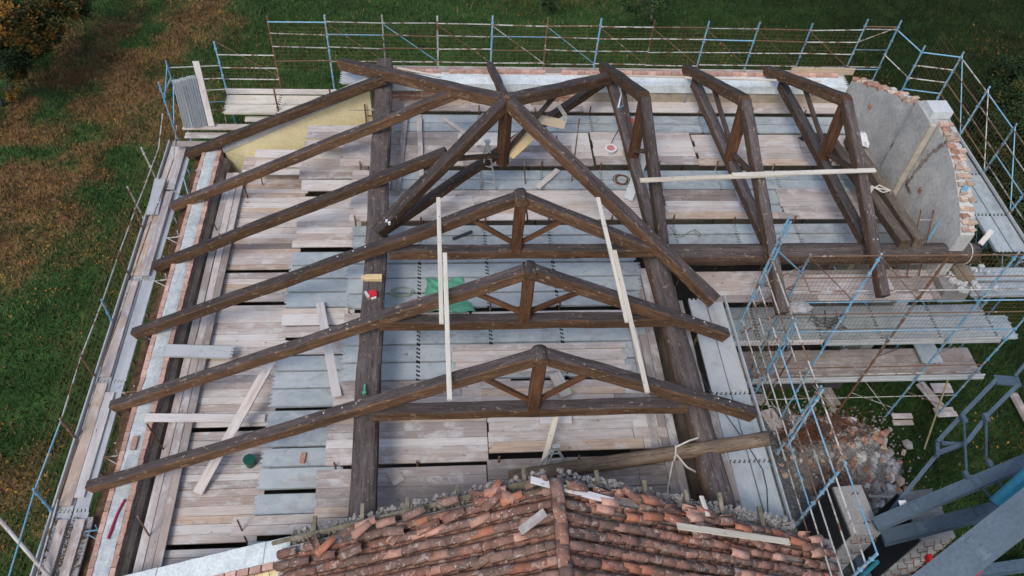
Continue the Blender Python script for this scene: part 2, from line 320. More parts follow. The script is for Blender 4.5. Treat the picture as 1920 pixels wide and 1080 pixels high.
def timber(name, p0, p1, w, h, mat, parent=None, round_=False, up=(0, 0, 1), taper=0.0, wob=0.02, bow=0.0):
    """hewn beam or log: uneven sections, wandering edges"""
    p0, p1 = Vector(p0), Vector(p1); L = (p1 - p0).length; ns = max(3, int(L / 0.28)); seed = Vector((R_() * 99, R_() * 99, R_() * 99))
    if round_: sec = [(math.cos(2 * math.pi * i / 14), math.sin(2 * math.pi * i / 14)) for i in range(14)]
    else:
        c = 0.80; sec = [(1, -c), (1, c), (c, 1), (-c, 1), (-1, c), (-1, -c), (-c, -1), (c, -1)]
    n = len(sec); V = []; F = []
    for s in range(ns + 1):
        t = s / ns; x = -L / 2 + L * t; k = 1 - taper * t
        oy = wob * 1.2 * mnoise.noise(seed + Vector((x * 0.5, 0, 0))); oz = wob * 1.2 * mnoise.noise(seed + Vector((x * 0.5, 9, 0))) + bow * math.sin(math.pi * t)
        for i, (a, b) in enumerate(sec):
            j = 1 + wob * 4.5 * mnoise.noise(seed + Vector((x * 1.4, i * 1.7, 0)))
            V.append((x, a * w / 2 * k * j + oy, b * h / 2 * k * j + oz))
    for s in range(ns):
        for i in range(n):
            j = (i + 1) % n; a, b = s * n, (s + 1) * n; F.append((a + i, b + i, b + j, a + j))
    F.append(tuple(range(n))[::1]); F.append(tuple(ns * n + i for i in reversed(range(n))))
    me = mesh(name, V, F, mat, False)
    if round_:
        for p in me.polygons[:-2]: p.use_smooth = True
    return place(name, me, frame(p0, p1, up), parent)

_bc = {}
def board_mesh(L, W, T, mat, kind='board'):
    L, W = round(L, 2), round(W, 2); key = (L, W, T, mat.name, kind)
    if key in _bc: return _bc[key]
    b = MB()
    if kind == 'board':
        # slightly cupped plank with worn arrises
        n = len(b.v); xs = (-L/2, -L/6, L/6, L/2); prof = ((-W/2, -T/2), (-W/2, T/2 - .006), (-W/2 + .008, T/2), (W/2 - .008, T/2), (W/2, T/2 - .006), (W/2, -T/2))
        for x in xs:
            for (y, z) in prof: b.v.append(Vector((x, y, z)))
        for s in range(3):
            for i in range(6):
                j = (i + 1) % 6; b.f.append((s*6+i, s*6+j, (s+1)*6+j, (s+1)*6+i))
        b.f.append(tuple(reversed(range(6)))); b.f.append(tuple(18 + i for i in range(6)))
    else:
        e = 0.036; b.box((0, 0, -.004), (L - 2*e, W - .02, .008)); b.box((0, W/2 - .012, -.03), (L - 2*e, .012, .06)); b.box((0, -W/2 + .012, -.03), (L - 2*e, .012, .06))
        for s in (-1, 1):
            b.box((s * (L/2 - e), 0, -.025), (.008, W - .03, .045))
            nh = 4
            for i in range(nh):
                yy = -W/2 + W * (i + .5 + .12 * s) / nh; b.box((s * (L/2 - e + .03), yy, -.006), (.050, .060, .012)); 
    me = mesh(kind, b.v, b.f, mat); _bc[key] = me; return me

def board(parent, x0, x1, y0, y1, z, mat, along='x', T=0.045, name='wooden_board', kind='board', jit=1.0):
    """flat board or steel deck filling the rectangle; top face at z"""
    if along == 'x': L, W, a = x1 - x0, y1 - y0, 0
    else: L, W, a = y1 - y0, x1 - x0, math.pi / 2
    if kind == 'steel': z0 = z; tilt = U(-.004, .004) * jit; rz = U(-.003, .003) * jit
    else: z0 = z - T/2 + U(-.006, .010) * jit; tilt = U(-.012, .012) * jit; rz = U(-.0045, .0045) * jit
    Mx = Matrix.Translation(((x0 + x1)/2, (y0 + y1)/2, z0)) @ Matrix.Rotation(a + rz, 4, 'Z') @ Matrix.Rotation(tilt, 4, 'X') @ Matrix.Rotation(U(-.003, .003) * jit, 4, 'Y')
    if R_() < .5: Mx = Mx @ Matrix.Rotation(math.pi, 4, 'Z')
    return place(name, board_mesh(max(L, .05), max(W, .04), T, mat, kind), Mx, parent)

def free_board(name, p0, p1, w, T, mat, parent=None, up=(0, 0, 1), kind='board'):
    return place(name, board_mesh((p1 - p0).length, w, T, mat, kind), frame(p0, p1, up), parent)

_tc = {}
def pipe(name, a, b, mat, parent=None, r=0.0242, knobs=0):
    a, b = Vector(a), Vector(b); L = round((b - a).length, 2); key = (L, mat.name, r, knobs)
    if key not in _tc:
        m = MB(); m.tube((-L/2, 0, 0), (L/2, 0, 0), r, 8)
        for i in range(knobs):
            x = -L/2 + L * (i + .5) / knobs; m.box((x, .0, .0), (.06, r * 2.5, r * 2.3)); m.box((x + .05, .012, r * .9), (.08, .02, .02))
        _tc[key] = mesh(name, m.v, m.f, mat)
    return place(name, _tc[key], frame(a, b), parent)

def net(parent, o, u, v, nu, nv, r=0.0035, mat=None, skip=0.0):
    """wire grid: origin o, edge vectors u and v"""
    m = MB(); o, u, v = Vector(o), Vector(u), Vector(v); nrm = u.cross(v).normalized()
    sag = [nrm * (0.05 * mnoise.noise(Vector((i * .23, 3, 1)))) for i in range(max(nu, nv) + 1)]
    for i in range(nu + 1):
        if R_() < skip: continue
        p = o + u * (i / nu) + sag[i]; m.tube(p, p + v, r, 3)
    for j in range(nv + 1):
        if R_() < skip: continue
        a = o + v * (j / nv); steps = 8
        m.path([a + u * (k / steps) + sag[min(len(sag) - 1, int(k / steps * nu))] for k in range(steps + 1)], r, 3)
    o_ = m.build('safety_net', mat or M['netwire'], parent); return tag(o_, kind='stuff')

# ================================================================== SETTING
GZ = -6.3
TRK = [pz(*q, GZ) for q in ((-60, 420), (60, 330), (130, 250), (150, 160), (290, 60))]
def seg_d(x, y, a, b):
    ax, ay, bx, by = a.x, a.y, b.x, b.y; t = max(0, min(1, ((x - ax) * (bx - ax) + (y - ay) * (by - ay)) / ((bx - ax) ** 2 + (by - ay) ** 2))); return math.hypot(x - ax - t * (bx - ax), y - ay - t * (by - ay))
def litter_density(x, y):
    d = min(seg_d(x, y, a, b) for a, b in zip(TRK, TRK[1:])) if x < 0 else 99
    left = min(1, max(0, (-6 - x) / 9)); n1, n2 = mnoise.noise(Vector((x * .22, y * .22, 4))), mnoise.noise(Vector((x * .75, y * .75, 9)))
    return max(0, min(1, (.72 + .6 * n2) * math.exp(-(d / 2.6) ** 2) * .9 + left * (.13 + .85 * n1 + .75 * n2) + (.35 * max(0, n1) if x > 0 else 0)))
def lawn():
    """gently uneven ground out to the horizon"""
    xs = [-600, -200, -80] + [-45 + i * .75 for i in range(134)] + [90, 200, 600]; ys = [-400, -120, -40] + [-15 + i * .75 for i in range(120)] + [110, 250, 900]
    V = []; F = []
    for y in ys:
        for x in xs: V.append((x, y, GZ - .10 + .12 * mnoise.noise(Vector((x * .15, y * .15, 0))) if abs(x) < 60 and -20 < y < 90 else GZ - .1))
    n = len(xs)
    for j in range(len(ys) - 1):
        for i in range(n - 1): F.append((j*n+i, j*n+i+1, (j+1)*n+i+1, (j+1)*n+i))
    me = mesh('lawn', V, F, M['lawn'], True); at = me.attributes.new('litter', 'FLOAT', 'POINT'); at.data.foreach_set('value', [litter_density(v[0], v[1]) for v in V])
    o = place('lawn', me, Matrix()); tag(o, 'grass ground around the building, brown with leaf litter on the left side', 'lawn', kind='structure')
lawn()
def in_building(x, y): return (-8.2 < x < 6.6 and y < 22.3) or (6 < x < 14.4 and 14 < y < 22.3)
def tufts(name, n, mat, size, dens, label, cat, flat=False):
    V = []; F = []; c = 0; tries = 0
    while c < n and tries < n * 6:
        tries += 1; x = U(-26, 36); y = U(5, 44)
        if in_building(x, y): continue
        p = proj(Vector((x, y, GZ)))
        if not (-40 < p[0] < 1960 and -40 < p[1] < 1120): continue
        if R_() > dens(x, y): continue
        z = GZ - .10 + .12 * mnoise.noise(Vector((x * .15, y * .15, 0)))
        a = U(0, 6.28); s = size * U(.6, 1.5); dx, dy = math.cos(a) * s, math.sin(a) * s; k = len(V)
        if flat:
            t = U(-.3, .5) * s; V += [(x - dx, y - dy, z + .03), (x + dy * .6, y - dx * .6, z + .04 + t * .3), (x + dx, y + dy, z + .05 + t), (x - dy * .6, y + dx * .6, z + .04)]; F.append((k, k+1, k+2, k+3))
        else:
            h = size * U(1.2, 3.0); lx, ly = U(-1, 1) * h * .6, U(-1, 1) * h * .6; w = .22
            V += [(x - dx * w, y - dy * w, z), (x + dx * w, y + dy * w, z), (x + lx, y + ly, z + h)]; F.append((k, k+1, k+2))
        c += 1
    o = place(name, mesh(name, V, F, mat), Matrix()); tag(o, label, cat, kind='stuff')
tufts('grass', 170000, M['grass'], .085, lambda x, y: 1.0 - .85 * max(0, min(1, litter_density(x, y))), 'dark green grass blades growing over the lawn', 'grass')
tufts('dry_grass', 110000, M['dry_grass'], .08, lambda x, y: max(0.03, min(1, litter_density(x, y) * 1.1)), 'dry brown grass stalks mixed into the lawn on the left', 'grass')
tufts('fallen_leaves', 12000, M['litter'], .05, lambda x, y: max(0.01, min(1, litter_density(x, y) * 1.2)), 'yellow and orange leaves scattered over the grass', 'leaves', True)
# gravel beside the building
g = MB(); g.prism([(7.0, 3.5), (12.6, 5.5), (13.0, 9.5), (11.5, 13.2), (6.6, 13.4)], GZ - .2, GZ + .03); tag(g.build('gravel_path', M['gravel']), 'grey gravel strip between the building and the rubble', 'gravel', kind='structure')
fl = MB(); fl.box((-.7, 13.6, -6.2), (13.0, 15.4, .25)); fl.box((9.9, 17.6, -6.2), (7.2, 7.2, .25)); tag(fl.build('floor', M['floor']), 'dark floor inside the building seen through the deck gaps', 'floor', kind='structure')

# ------------------------------------------------------------------ masonry
_bk = {}
def brick(parent, c, d, mat, rz=0.0, name='brick', jit=.5):
    key = (tuple(round(x, 2) for x in d), mat.name, random.randrange(4))
    if key not in _bk:
        m = MB(); m.box((0, 0, 0), d); m.v = [v + Vector((U(-1, 1), U(-1, 1), U(-1, 1))) * .009 * jit * 2 for v in m.v]; _bk[key] = mesh(name, m.v, m.f, mat)
    return place(name, _bk[key], Matrix.Translation(c) @ Matrix.Rotation(rz + U(-.03, .03) * jit, 4, 'Z') @ Matrix.Rotation(U(-.03, .03) * jit, 4, 'X'), parent)

# left wall (eaves side)
LWZ = -1.66
w = thing('masonry_wall', 'long left wall topped with a pale mortar strip between two rows of pink bricks', 'wall', (-7.55, 13.2, GZ))
b = MB(); b.box((-7.58, 13.2, (GZ + LWZ - .14) / 2), (.62, 15.8, LWZ - .14 - GZ)); b.build('wall_body', M['old_wall'], w)
b = MB(); n = 60
def strip(b, x0, x1, y0, y1, zt, zb, nx, ny, amp=.02):
    k = len(b.v)
    for j in range(ny + 1):
        for i in range(nx + 1):
            x, y = x0 + (x1 - x0) * i / nx, y0 + (y1 - y0) * j / ny; b.v.append(Vector((x, y, zt + amp * mnoise.noise(Vector((x * 4, y * 4, zt))) + amp * .6 * mnoise.noise(Vector((x * 13, y * 13, zt))) - (amp * .8 if i in (0, nx) or j in (0, ny) else 0))))
    for j in range(ny):
        for i in range(nx): q = k + j * (nx + 1) + i; b.f.append((q, q + 1, q + nx + 2, q + nx + 1))
    b.box(((x0 + x1) / 2, (y0 + y1) / 2, (zt - .05 + zb) / 2), (abs(x1 - x0) - .004, abs(y1 - y0) - .004, zt - .05 - zb))
    for (a, c_) in (((x0, y0), (x1, y0)), ((x1, y0), (x1, y1)), ((x1, y1), (x0, y1)), ((x0, y1), (x0, y0))): b.quad((*a, zb), (*c_, zb), (*c_, zt - amp * .8), (*a, zt - amp * .8))
strip(b, -7.765, -7.41, 5.35, 21.05, LWZ, LWZ - .14, 5, 220, .022)
b.build('mortar_bed', M['mortar'], w)
b = MB(); nn_ = 90
for j in range(nn_ + 1):
    y = 5.35 + 15.4 * j / nn_
    for i, (x, z) in enumerate(((-7.272, -1.86), (-7.20, -1.90), (-7.13, -1.98), (-7.07, -2.12), (-7.05, -2.5))): b.v.append(Vector((x + .02 * mnoise.noise(Vector((i, y * 1.5, 0))), y, z + .02 * mnoise.noise(Vector((i, y * 2, 5))))))
for j in range(nn_):
    for i in range(4): q = j * 5 + i; b.f.append((q, q + 1, q + 6, q + 5))
b.build('rendered_ledge', M['old_wall'], w)
y = 5.4
while y < 21.0:
    brick(w, (-7.83, y + .125, LWZ - .07), (.12, .25, .13), M['brick_new']); y += .262
y = 5.4
while y < 21.0:
    brick(w, (-7.345, y + .125, LWZ - .07), (.12, .25, .13), M['brick_new']); y += .262
y = 5.4
while y < 21.0:
    brick(w, (-7.33, y + .05, LWZ - .21), (.13, .25, .13), M['brick_old']); y += .262
# cornice and dirt in the gap outside the left wall
c = thing('eaves_cornice', 'dirty brick cornice full of brown leaves outside the left wall', 'cornice', (-8.2, 13.2, -2.4))
b = MB()
V = []; F = []; nx, ny = 7, 60
for j in range(ny + 1):
    for i in range(nx + 1):
        x = -8.32 + .42 * i / nx; y = 5.6 + 16.0 * j / ny; V.append(Vector((x, y, -2.2 + .05 * i / nx + .07 * mnoise.noise(Vector((x * 5, y * 2.2, 0))))))
for j in range(ny):
    for i in range(nx): a = j * (nx + 1) + i; F.append((a, a + 1, a + nx + 2, a + nx + 1))
b.v = V; b.f = F; k = len(b.v); b.box((-8.11, 13.6, -2.45), (.42, 16.0, .28)); b.build('leaf_dirt', M['dirt'], c)
for i in range(56):
    y = 5.7 + i * .285; board(c, -8.06 + U(-.01, .01), -7.92, y, y + .27, -2.08 + U(-.02, .02), M['board_dark'], 'y', T=.03, name='slat')

# yellow back wall on the left, its top follows the roof slope
Yb = 20.9
def slope_z(x): return 3.3 - .515 * (1.65 - x) - .32
w = thing('masonry_wall', 'yellow painted end wall with a sloping grey cement top under the leftmost rafter', 'wall', (-4.7, Yb + .2, GZ))
m = MB()
def wedge(m, x0, x1, y0, y1, zb, f0, f1):
    k = len(m.v); m.v += [Vector(p) for p in ((x0, y0, zb), (x1, y0, zb), (x1, y1, zb), (x0, y1, zb), (x0, y0, f0), (x1, y0, f1), (x1, y1, f1), (x0, y1, f0))]
    m.f += [(k+3, k+2, k+1, k), (k+4, k+5, k+6, k+7), (k, k+1, k+5, k+4), (k+1, k+2, k+6, k+5), (k+2, k+3, k+7, k+6), (k+3, k, k+4, k+7)]
wedge(m, -7.2, -2.25, Yb, Yb + .4, GZ, slope_z(-7.2) - .2, slope_z(-2.25) - .2); m.build('wall_body', M['yellow'], w)
m = MB(); wedge(m, -7.27, -2.2, Yb - .03, Yb + .45, 0, 0, 0)
m = MB(); k = 0
for i in range(12):
    xa, xb = -7.25 + 5.05 * i / 12, -7.25 + 5.05 * (i + 1) / 12
    a0, a1 = slope_z(xa), slope_z(xb); kk = len(m.v)
    m.v += [Vector(p) for p in ((xa, Yb - .03, a0 - .198), (xb, Yb - .03, a1 - .198), (xb, Yb + .45, a1 - .198), (xa, Yb + .45, a0 - .198), (xa, Yb - .03, a0 + U(-.01, .01)), (xb, Yb - .03, a1), (xb, Yb + .45, a1), (xa, Yb + .45, a0))]
    m.f += [(kk+4, kk+5, kk+6, kk+7), (kk, kk+1, kk+5, kk+4), (kk+2, kk+3, kk+7, kk+6)] + ([(kk+3, kk, kk+4, kk+7)] if i == 0 else []) + ([(kk+1, kk+2, kk+6, kk+5)] if i == 11 else [])
m.build('cement_coping', M['plaster'], w)

# back wall
w = thing('masonry_wall', 'long back wall with pale mortar top and pink brick edge below the rafter ends', 'wall', (5.7, 21.7, GZ))
BWZ = .72
b = MB(); b.box((5.72, 21.72, (GZ + .42) / 2), (15.9, .60, .42 - GZ)); b.build('wall_body', M['beige'], w)
b = MB()
strip(b, -2.2, 13.5, 21.35, 21.89, .71, .42, 200, 6, .015)
b.build('ring_beam', M['mortar'], w)
x = -2.1
while x < 13.3:
    if R_() > .08: brick(w, (x + .125, 21.96 + U(-.01, .01), .73), (.25, .12, .12), M['brick_new'])
    x += .262
for xa in (3.9, 6.0, 8.1, 10.2, 12.3):     # pilaster faces on the inner side
    b = MB(); b.box((xa, 21.41, .2), (.10, .03, .42)); b.build('mortar_joint', M['plaster'], w)
for (xa, xb, za, zb) in ((-2.0, -.4, -.1, .38), (3.2, 4.6, -.05, .38)):  # bare brick patches
    for j in range(5):
        x = xa + (j % 2) * .12
        while x < xb:
            brick(w, (x + .12, 21.42, za + .04 + j * .085), (.24, .05, .07), M['brick_old' if j % 2 else 'brick']); x += .26
ch = MB(); ch.box((3.15, 21.35, .05), (.5, .3, .6)); ch.build('masonry_pier', M['beige'], w)

# gable wall on the right
GX = 13.55
gw = thing('masonry_wall', 'grey plastered gable wall on the right with a ragged broken brick top', 'wall', (GX + .3, 17.5, GZ))
prof_px = [(1632, 166), (1660, 172), (1690, 185), (1715, 200), (1740, 207), (1757, 232), (1770, 258), (1778, 280), (1787, 310), (1793, 340), (1797, 370), (1801, 400), (1801, 440)]
prof = [pxx(x, y, GX) for x, y in prof_px]; prof[0] = Vector((GX, 21.4, .95)); 
prof = [Vector((GX, p.y, p.z)) for p in prof]; prof.sort(key=lambda p: -p.y)
Vw = []; Fw = []
low_ = lambda y: GZ if y > 14.3 else -.35
for p in prof: Vw += [Vector((GX, p.y, low_(p.y))), Vector((GX, p.y, p.z)), Vector((GX + .40, p.y, p.z - .02)), Vector((GX + .40, p.y, low_(p.y)))]
for i in range(len(prof) - 1):
    a, c_ = i * 4, (i + 1) * 4
    for q in range(4): Fw.append((a + q, a + (q + 1) % 4, c_ + (q + 1) % 4, c_ + q))
Fw.append((0, 3, 2, 1)); e = (len(prof) - 1) * 4; Fw.append((e, e + 1, e + 2, e + 3))
b = MB(); b.v = Vw; b.f = Fw; b.build('wall_body', M['plaster'], gw)
# ragged bricks along the broken top
for i in range(len(prof) - 1):
    a, c_ = prof[i], prof[i + 1]; L = (c_ - a).length; nb = max(1, int(L / .16))
    for j in range(nb):
        p = a.lerp(c_, (j + .5) / nb)
        if 16.6 < p.y < 17.35: continue
        ml = M['brick_old'] if R_() < .6 else M['brick']
        brick(gw, (GX + .12 + U(-.03, .03), p.y, p.z + U(-.02, .07)), (.20, .125, .075), ml, U(-.25, .25), jit=1.6)
        brick(gw, (GX + .33 + U(-.04, .04), p.y + U(-.03, .03), p.z + U(-.04, .05)), (.18, .13, .08), M['brick_old'] if R_() < .75 else M['rock'], U(-.3, .3), jit=1.8)
# plaster pier with beige edge, climbing to the ridge seat
pt, pb = pxx(1745, 213, GX - .05), pxx(1665, 335, GX - .05)
m = MB(); yc = 17.0
m.box((GX - .10, yc + .15, -1.6), (.20, .95, 9.2)); pr = m.build('pier', M['plaster'], gw)
m = MB(); m.box((GX - .12, yc - .37, -1.6), (.17, .10, 9.14)); m.build('pier_edge', mat_stone('cream_plaster_edge', (.30, .27, .22), (.42, .38, .31), (.50, .46, .40), 2.0), gw)
m = MB(); m.box((GX + .16, yc + .12, 3.10), (.58, .52, .24)); m.build('ridge_seat', M['eps'], gw)
m = MB()                                                                      # old roof line scar
sc = [pxx(x, y, GX - .012) for x, y in ((1772, 268), (1750, 285), (1730, 305), (1715, 325), (1700, 345), (1708, 362))]
for a, c_ in zip(sc, sc[1:]):
    for j in range(5): p = a.lerp(c_, j / 5); m.box((GX - .005, p.y + U(-.03, .03), p.z + U(-.03, .03)), (.05, U(.05, .14), U(.05, .12)))
m.build('plaster_scar', M['old_wall'], gw)
for (x, y) in ((1675, 275), (1727, 357), (1632, 200)):
    p = pxx(x, y, GX); m = MB(); m.box((GX - .012, p.y, p.z), (.05, .14, .16)); m.box((GX - .02, p.y + .03, p.z + .02), (.05, .08, .08)); m.build('putlog_hole', M['brick'], gw)

# right nave wall under the heavy log, and pier at the wing corner
w = thing('masonry_wall', 'dark side wall hidden below the right hand log of the nave', 'wall', (6.0, 9.5, GZ))
b = MB(); b.box((6.05, 9.7, (GZ - .3) / 2), (.55, 8.0, -.3 - GZ)); b.build('wall_body', M['old_wall'], w)
w = thing('masonry_pier', 'pale concrete corner pier beside the right end of the horizontal log', 'pier', (14.0, 13.4, GZ))
b = MB(); b.box((14.05, 13.35, -.12), (.75, .62, .48)); b.build('pier_body', M['concrete'], w)
b = MB(); b.box((14.35, 13.6, .21), (.5, .5, .18)); b.build('pier_cap', M['beige'], w)
m = MB()
for i in range(30): m.box((14.5 + U(-.5, .7), 13.5 + U(-.5, .45), .14 + U(0, .08)), (U(.05, .2), U(.05, .2), U(.04, .1)), Matrix.Rotation(U(0, 3), 3, 'Z'))
tag(m.build('debris', M['rock']), 'broken mortar lumps strewn round the corner pier by the log end', 'rubble', kind='stuff')

# ================================================================== INNER SCAFFOLD DECKS
def X0(x, y, z): return pz(x, y, z).x
def Y0(y, z, xr=900): return pz(xr, y, z).y
JX = [-2.47 + 1.815 * k for k in range(-1, 11)]
def rows(parent, z, xr, yt, yb, n, xl, xr_, kind, mat=None, seg=3.6, T=.045, ends=.0):
    """n boards (or decks) side by side between two photo rows, from photo column xl to xr_ (taken at the middle row)"""
    ya, yb_ = Y0(yb, z, xr), Y0(yt, z, xr); ym = (yt + yb) / 2; xa, xb = X0(xl, ym, z), X0(xr_, ym, z); w = (yb_ - ya) / n
    for i in range(n):
        y0, y1 = ya + w * i, ya + w * (i + 1)
        if kind == 'M':
            cuts = [xa] + [j for j in JX if xa + .35 < j < xb - .3] + [xb]
            for a, c_ in zip(cuts, cuts[1:]): board(parent, a + .012, c_ - .012, y0 + .006, y1 - .006, z, M['steel'], 'x', T=.05, name='steel_deck', kind='steel')
        else:
            x = xa + U(-ends, ends)
            while x < xb - .2:
                L = seg * U(.93, 1.03); x2 = min(xb + U(-ends, ends), x + L)
                if xb - x2 < .6: x2 = xb
                mt = mat or (M['board'] if R_() < .5 else (M['board_dark'] if R_() < .22 else (M['board_pale'] if R_() < .65 else M['board_tan'])))
                board(parent, x + .004, x2 - .004, y0 + .003, y1 - .003, z + (T if mat is None else T) * .0, mt, 'x', T=T, name='wooden_board'); x = x2
nave = thing('scaffold_deck', 'main working deck of steel and wooden planks inside the nave between the two long logs', 'scaffold deck', (1.5, 12, 0))
wing = thing('scaffold_deck', 'back working deck of planks below the three right hand trusses and the star of rafters', 'scaffold deck', (6, 19, 0))
up_ = thing('scaffold_deck', 'stepped plank deck just left of the left log, one step down', 'scaffold deck', (-3.5, 13, -1))
low = thing('scaffold_deck', 'lowest plank deck along the long left wall', 'scaffold deck', (-5.5, 13, -2))
# back part, both nave and wing
rows(wing, 0, 900, 188, 207.5, 2, 655, 1612, 'W', seg=3.9)
rows(wing, 0, 900, 215, 246.5, 2, 738, 1640, 'M')
rows(wing, 0.05, 900, 247.5, 310, 5, 642, 1108, 'W', seg=3.7, ends=.05)
rows(wing, 0.09, 900, 246, 307, 4, 1112, 1300, 'W', seg=3.7, ends=.03)
rows(wing, 0.05, 900, 250, 308, 5, 1303, 1655, 'W', seg=3.7, ends=.05)
rows(wing, 0, 900, 319, 355.5, 2, 735, 1700, 'M')
rows(wing, 0.0, 900, 319, 355, 4, 660, 733, 'W')
rows(wing, 0.05, 900, 356.5, 412, 5, 655, 985, 'W', seg=3.6, ends=.05)
rows(wing, 0.0, 900, 357, 412, 5, 988, 1240, 'W', mat=M['board_pale'])
rows(wing, 0.0, 900, 357, 384, 1, 1244, 1470, 'M'); rows(wing, 0.0, 900, 385, 411, 1, 1244, 1470, 'M')
rows(wing, 0.10, 900, 357, 398, 4, 1246, 1385, 'W', seg=3.0, ends=.03); rows(wing, 0.06, 900, 399, 411, 1, 1246, 1500, 'W')
rows(wing, 0.05, 900, 354, 412, 5, 1462, 1722, 'W', seg=3.7, ends=.06)
rows(wing, 0, 900, 422, 441, 1, 660, 1690, 'M'); rows(wing, 0, 900, 442, 463, 1, 660, 1700, 'M')
rows(wing, 0, 900, 464, 492, 1, 660, 1190, 'M')
# nave
for a, c_ in ((493.5, 519.5), (520.5, 547.5), (549, 575.5)): rows(nave, 0, 900, a, c_, 1, 650, 1202, 'M')
rows(nave, 0.0, 900, 584, 592, 1, 885, 1205, 'W', mat=M['board_pale'])
rows(nave, 0.0, 900, 584, 611, 2, 645, 880, 'W')
rows(nave, 0.0, 900, 593, 611, 1, 885, 1210, 'W')
for a, c_ in ((613, 643), (644, 676), (677, 710)): rows(nave, 0, 900, a, c_, 1, 640, 1215, 'M')
rows(nave, 0.0, 900, 711, 774, 4, 628, 960, 'W', seg=3.2, ends=.05); rows(nave, 0.06, 900, 715, 772, 4, 905, 1235, 'W', seg=3.4, ends=.04)
rows(nave, 0.0, 900, 775, 864, 6, 612, 914, 'W', seg=3.6, ends=.04)
rows(nave, 0.07, 900, 772, 849, 4, 916, 1251, 'W', seg=3.6, ends=.03)
rows(nave, 0.0, 900, 872, 960, 5, 592, 914, 'W', seg=3.6, ends=.04)
rows(nave, 0.0, 900, 862, 960, 5, 915, 1262, 'W', mat=M['board_dark'], seg=3.6)
rows(nave, 0.0, 900, 962, 1020, 3, 600, 1270, 'W')
# stack of planks lying on the steel decks
st = thing('plank_stack', 'low stack of pale planks lying on the steel decks behind the front truss', 'planks', (2.3, 10.6, 0))
for lay, (ofs) in enumerate((0, .05)):
    for i in range(5):
        ya, yb_ = Y0(702, 0), Y0(650, 0); w_ = (yb_ - ya) / 5
        if lay == 1 and i in (1, 3): continue
        xa, xb = X0(851, 675, 0) + U(-.06, .06), X0(1170 + lay * 6, 675, 0) + U(-.08, .08)
        board(st, xa, xb, ya + w_ * i + .004, ya + w_ * (i + 1) - .004, .05 + ofs, M['board_pale'] if R_() < .6 else M['board'], 'x', T=.045, name='plank')
# boards laid lengthwise along the right edge of the nave deck
for (xa, xb, ya, yb_, mm) in ((1201, 1216, 620, 760, 'board_dark'), (1218, 1233, 640, 900, 'board'), (1236, 1246, 700, 905, 'board_dark'), (1262, 1276, 760, 905, 'board_dark')):
    p0, p1 = pz(xa, yb_ if xa > 1230 else yb_, 0), pz(xb, ya, 0)
for i, (x0_, y0_, y1_, mm) in enumerate(((4.72, 8.2, 12.4, 'board'), (4.95, 7.2, 11.8, 'board_dark'), (5.17, 6.6, 12.6, 'board'))):
    board(nave, x0_, x0_ + .2, y0_, y1_, .10 - .03 * i, M[mm], 'y', name='wooden_board')
for i, (x0_, y0_, y1_, mm) in enumerate(((5.12, 12.65, 14.1, 'board_dark'), (5.36, 12.2, 14.1, 'board'), (5.60, 12.4, 13.9, 'board_dark'))): board(nave, x0_, x0_ + .22, y0_, y1_, -.03 + .01 * i, M[mm], 'y', name='wooden_board')
for i, (x0_, y0_, y1_, mm) in enumerate(((6.08, 6.4, 9.3, 'board'), (6.12, 9.4, 12.9, 'board_dark'), (6.27, 6.4, 10.0, 'board_dark'))):
    board(nave, x0_, x0_ + .18, y0_, y1_, .02 + .03 * i, M[mm], 'y', name='wooden_board')

# left upper step z = -1
Z1 = -1.0
def r1_(yt, yb, n, kind, xl=None, xr_=None, **kw):
    ym = (yt + yb) / 2
    xa = -4.33 if xl is None else X0(xl, ym, Z1); xb = -2.42 if xr_ is None else X0(xr_, ym, Z1)
    ya, yb_ = Y0(yb, Z1, 590), Y0(yt, Z1, 590); w_ = (yb_ - ya) / n
    for i in range(n):
        if kind == 'M': board(up_, xa + .01, xb - .01, ya + w_ * i + .006, ya + w_ * (i + 1) - .006, Z1, M['steel'], 'x', name='steel_deck', kind='steel')
        else:
            mt = kw.get('mat') or (M['board'] if R_() < .5 else M['board_pale'])
            board(up_, xa + U(-.05, .05), xb + U(-.02, .1), ya + w_ * i + .004, ya + w_ * (i + 1) - .004, Z1 + kw.get('dz', 0), mt, 'x')
# terraces against the yellow wall
for (xa, xb, yt, yb, zz, n) in ((577, 690, 234, 259, -.05, 2), (577, 650, 262, 275, -.1, 1)):
    ya, yb_ = Y0(yb, zz, 600), Y0(yt, zz, 600)
    for i in range(n): board(up_, X0(xa, yt, zz), X0(xb, yt, zz), ya + (yb_ - ya) * i / n + .005, ya + (yb_ - ya) * (i + 1) / n - .005, zz, M['board'], 'x')
r1_(262, 334, 6, 'W', xl=566, mat=None); r1_(337, 357, 2, 'W', mat=M['board_pale']); r1_(368, 462, 8, 'W')
r1_(472, 497, 1, 'M'); r1_(498, 522, 1, 'M'); r1_(523, 547, 1, 'M'); r1_(548, 576, 1, 'M')
r1_(580, 611, 3, 'W', dz=.06, mat=M['board_pale']); r1_(613, 632, 2, 'W', dz=.04); r1_(638, 663, 2, 'W', mat=M['board_pale'])
for a, c_ in ((666, 695), (696, 727), (728, 762), (768, 800), (801, 836), (838, 874), (875, 915), (923, 963)): r1_(a, c_, 1, 'M')
r1_(966, 1003, 2, 'W', xl=436, dz=.1, mat=M['board']); r1_(1010, 1055, 2, 'M')
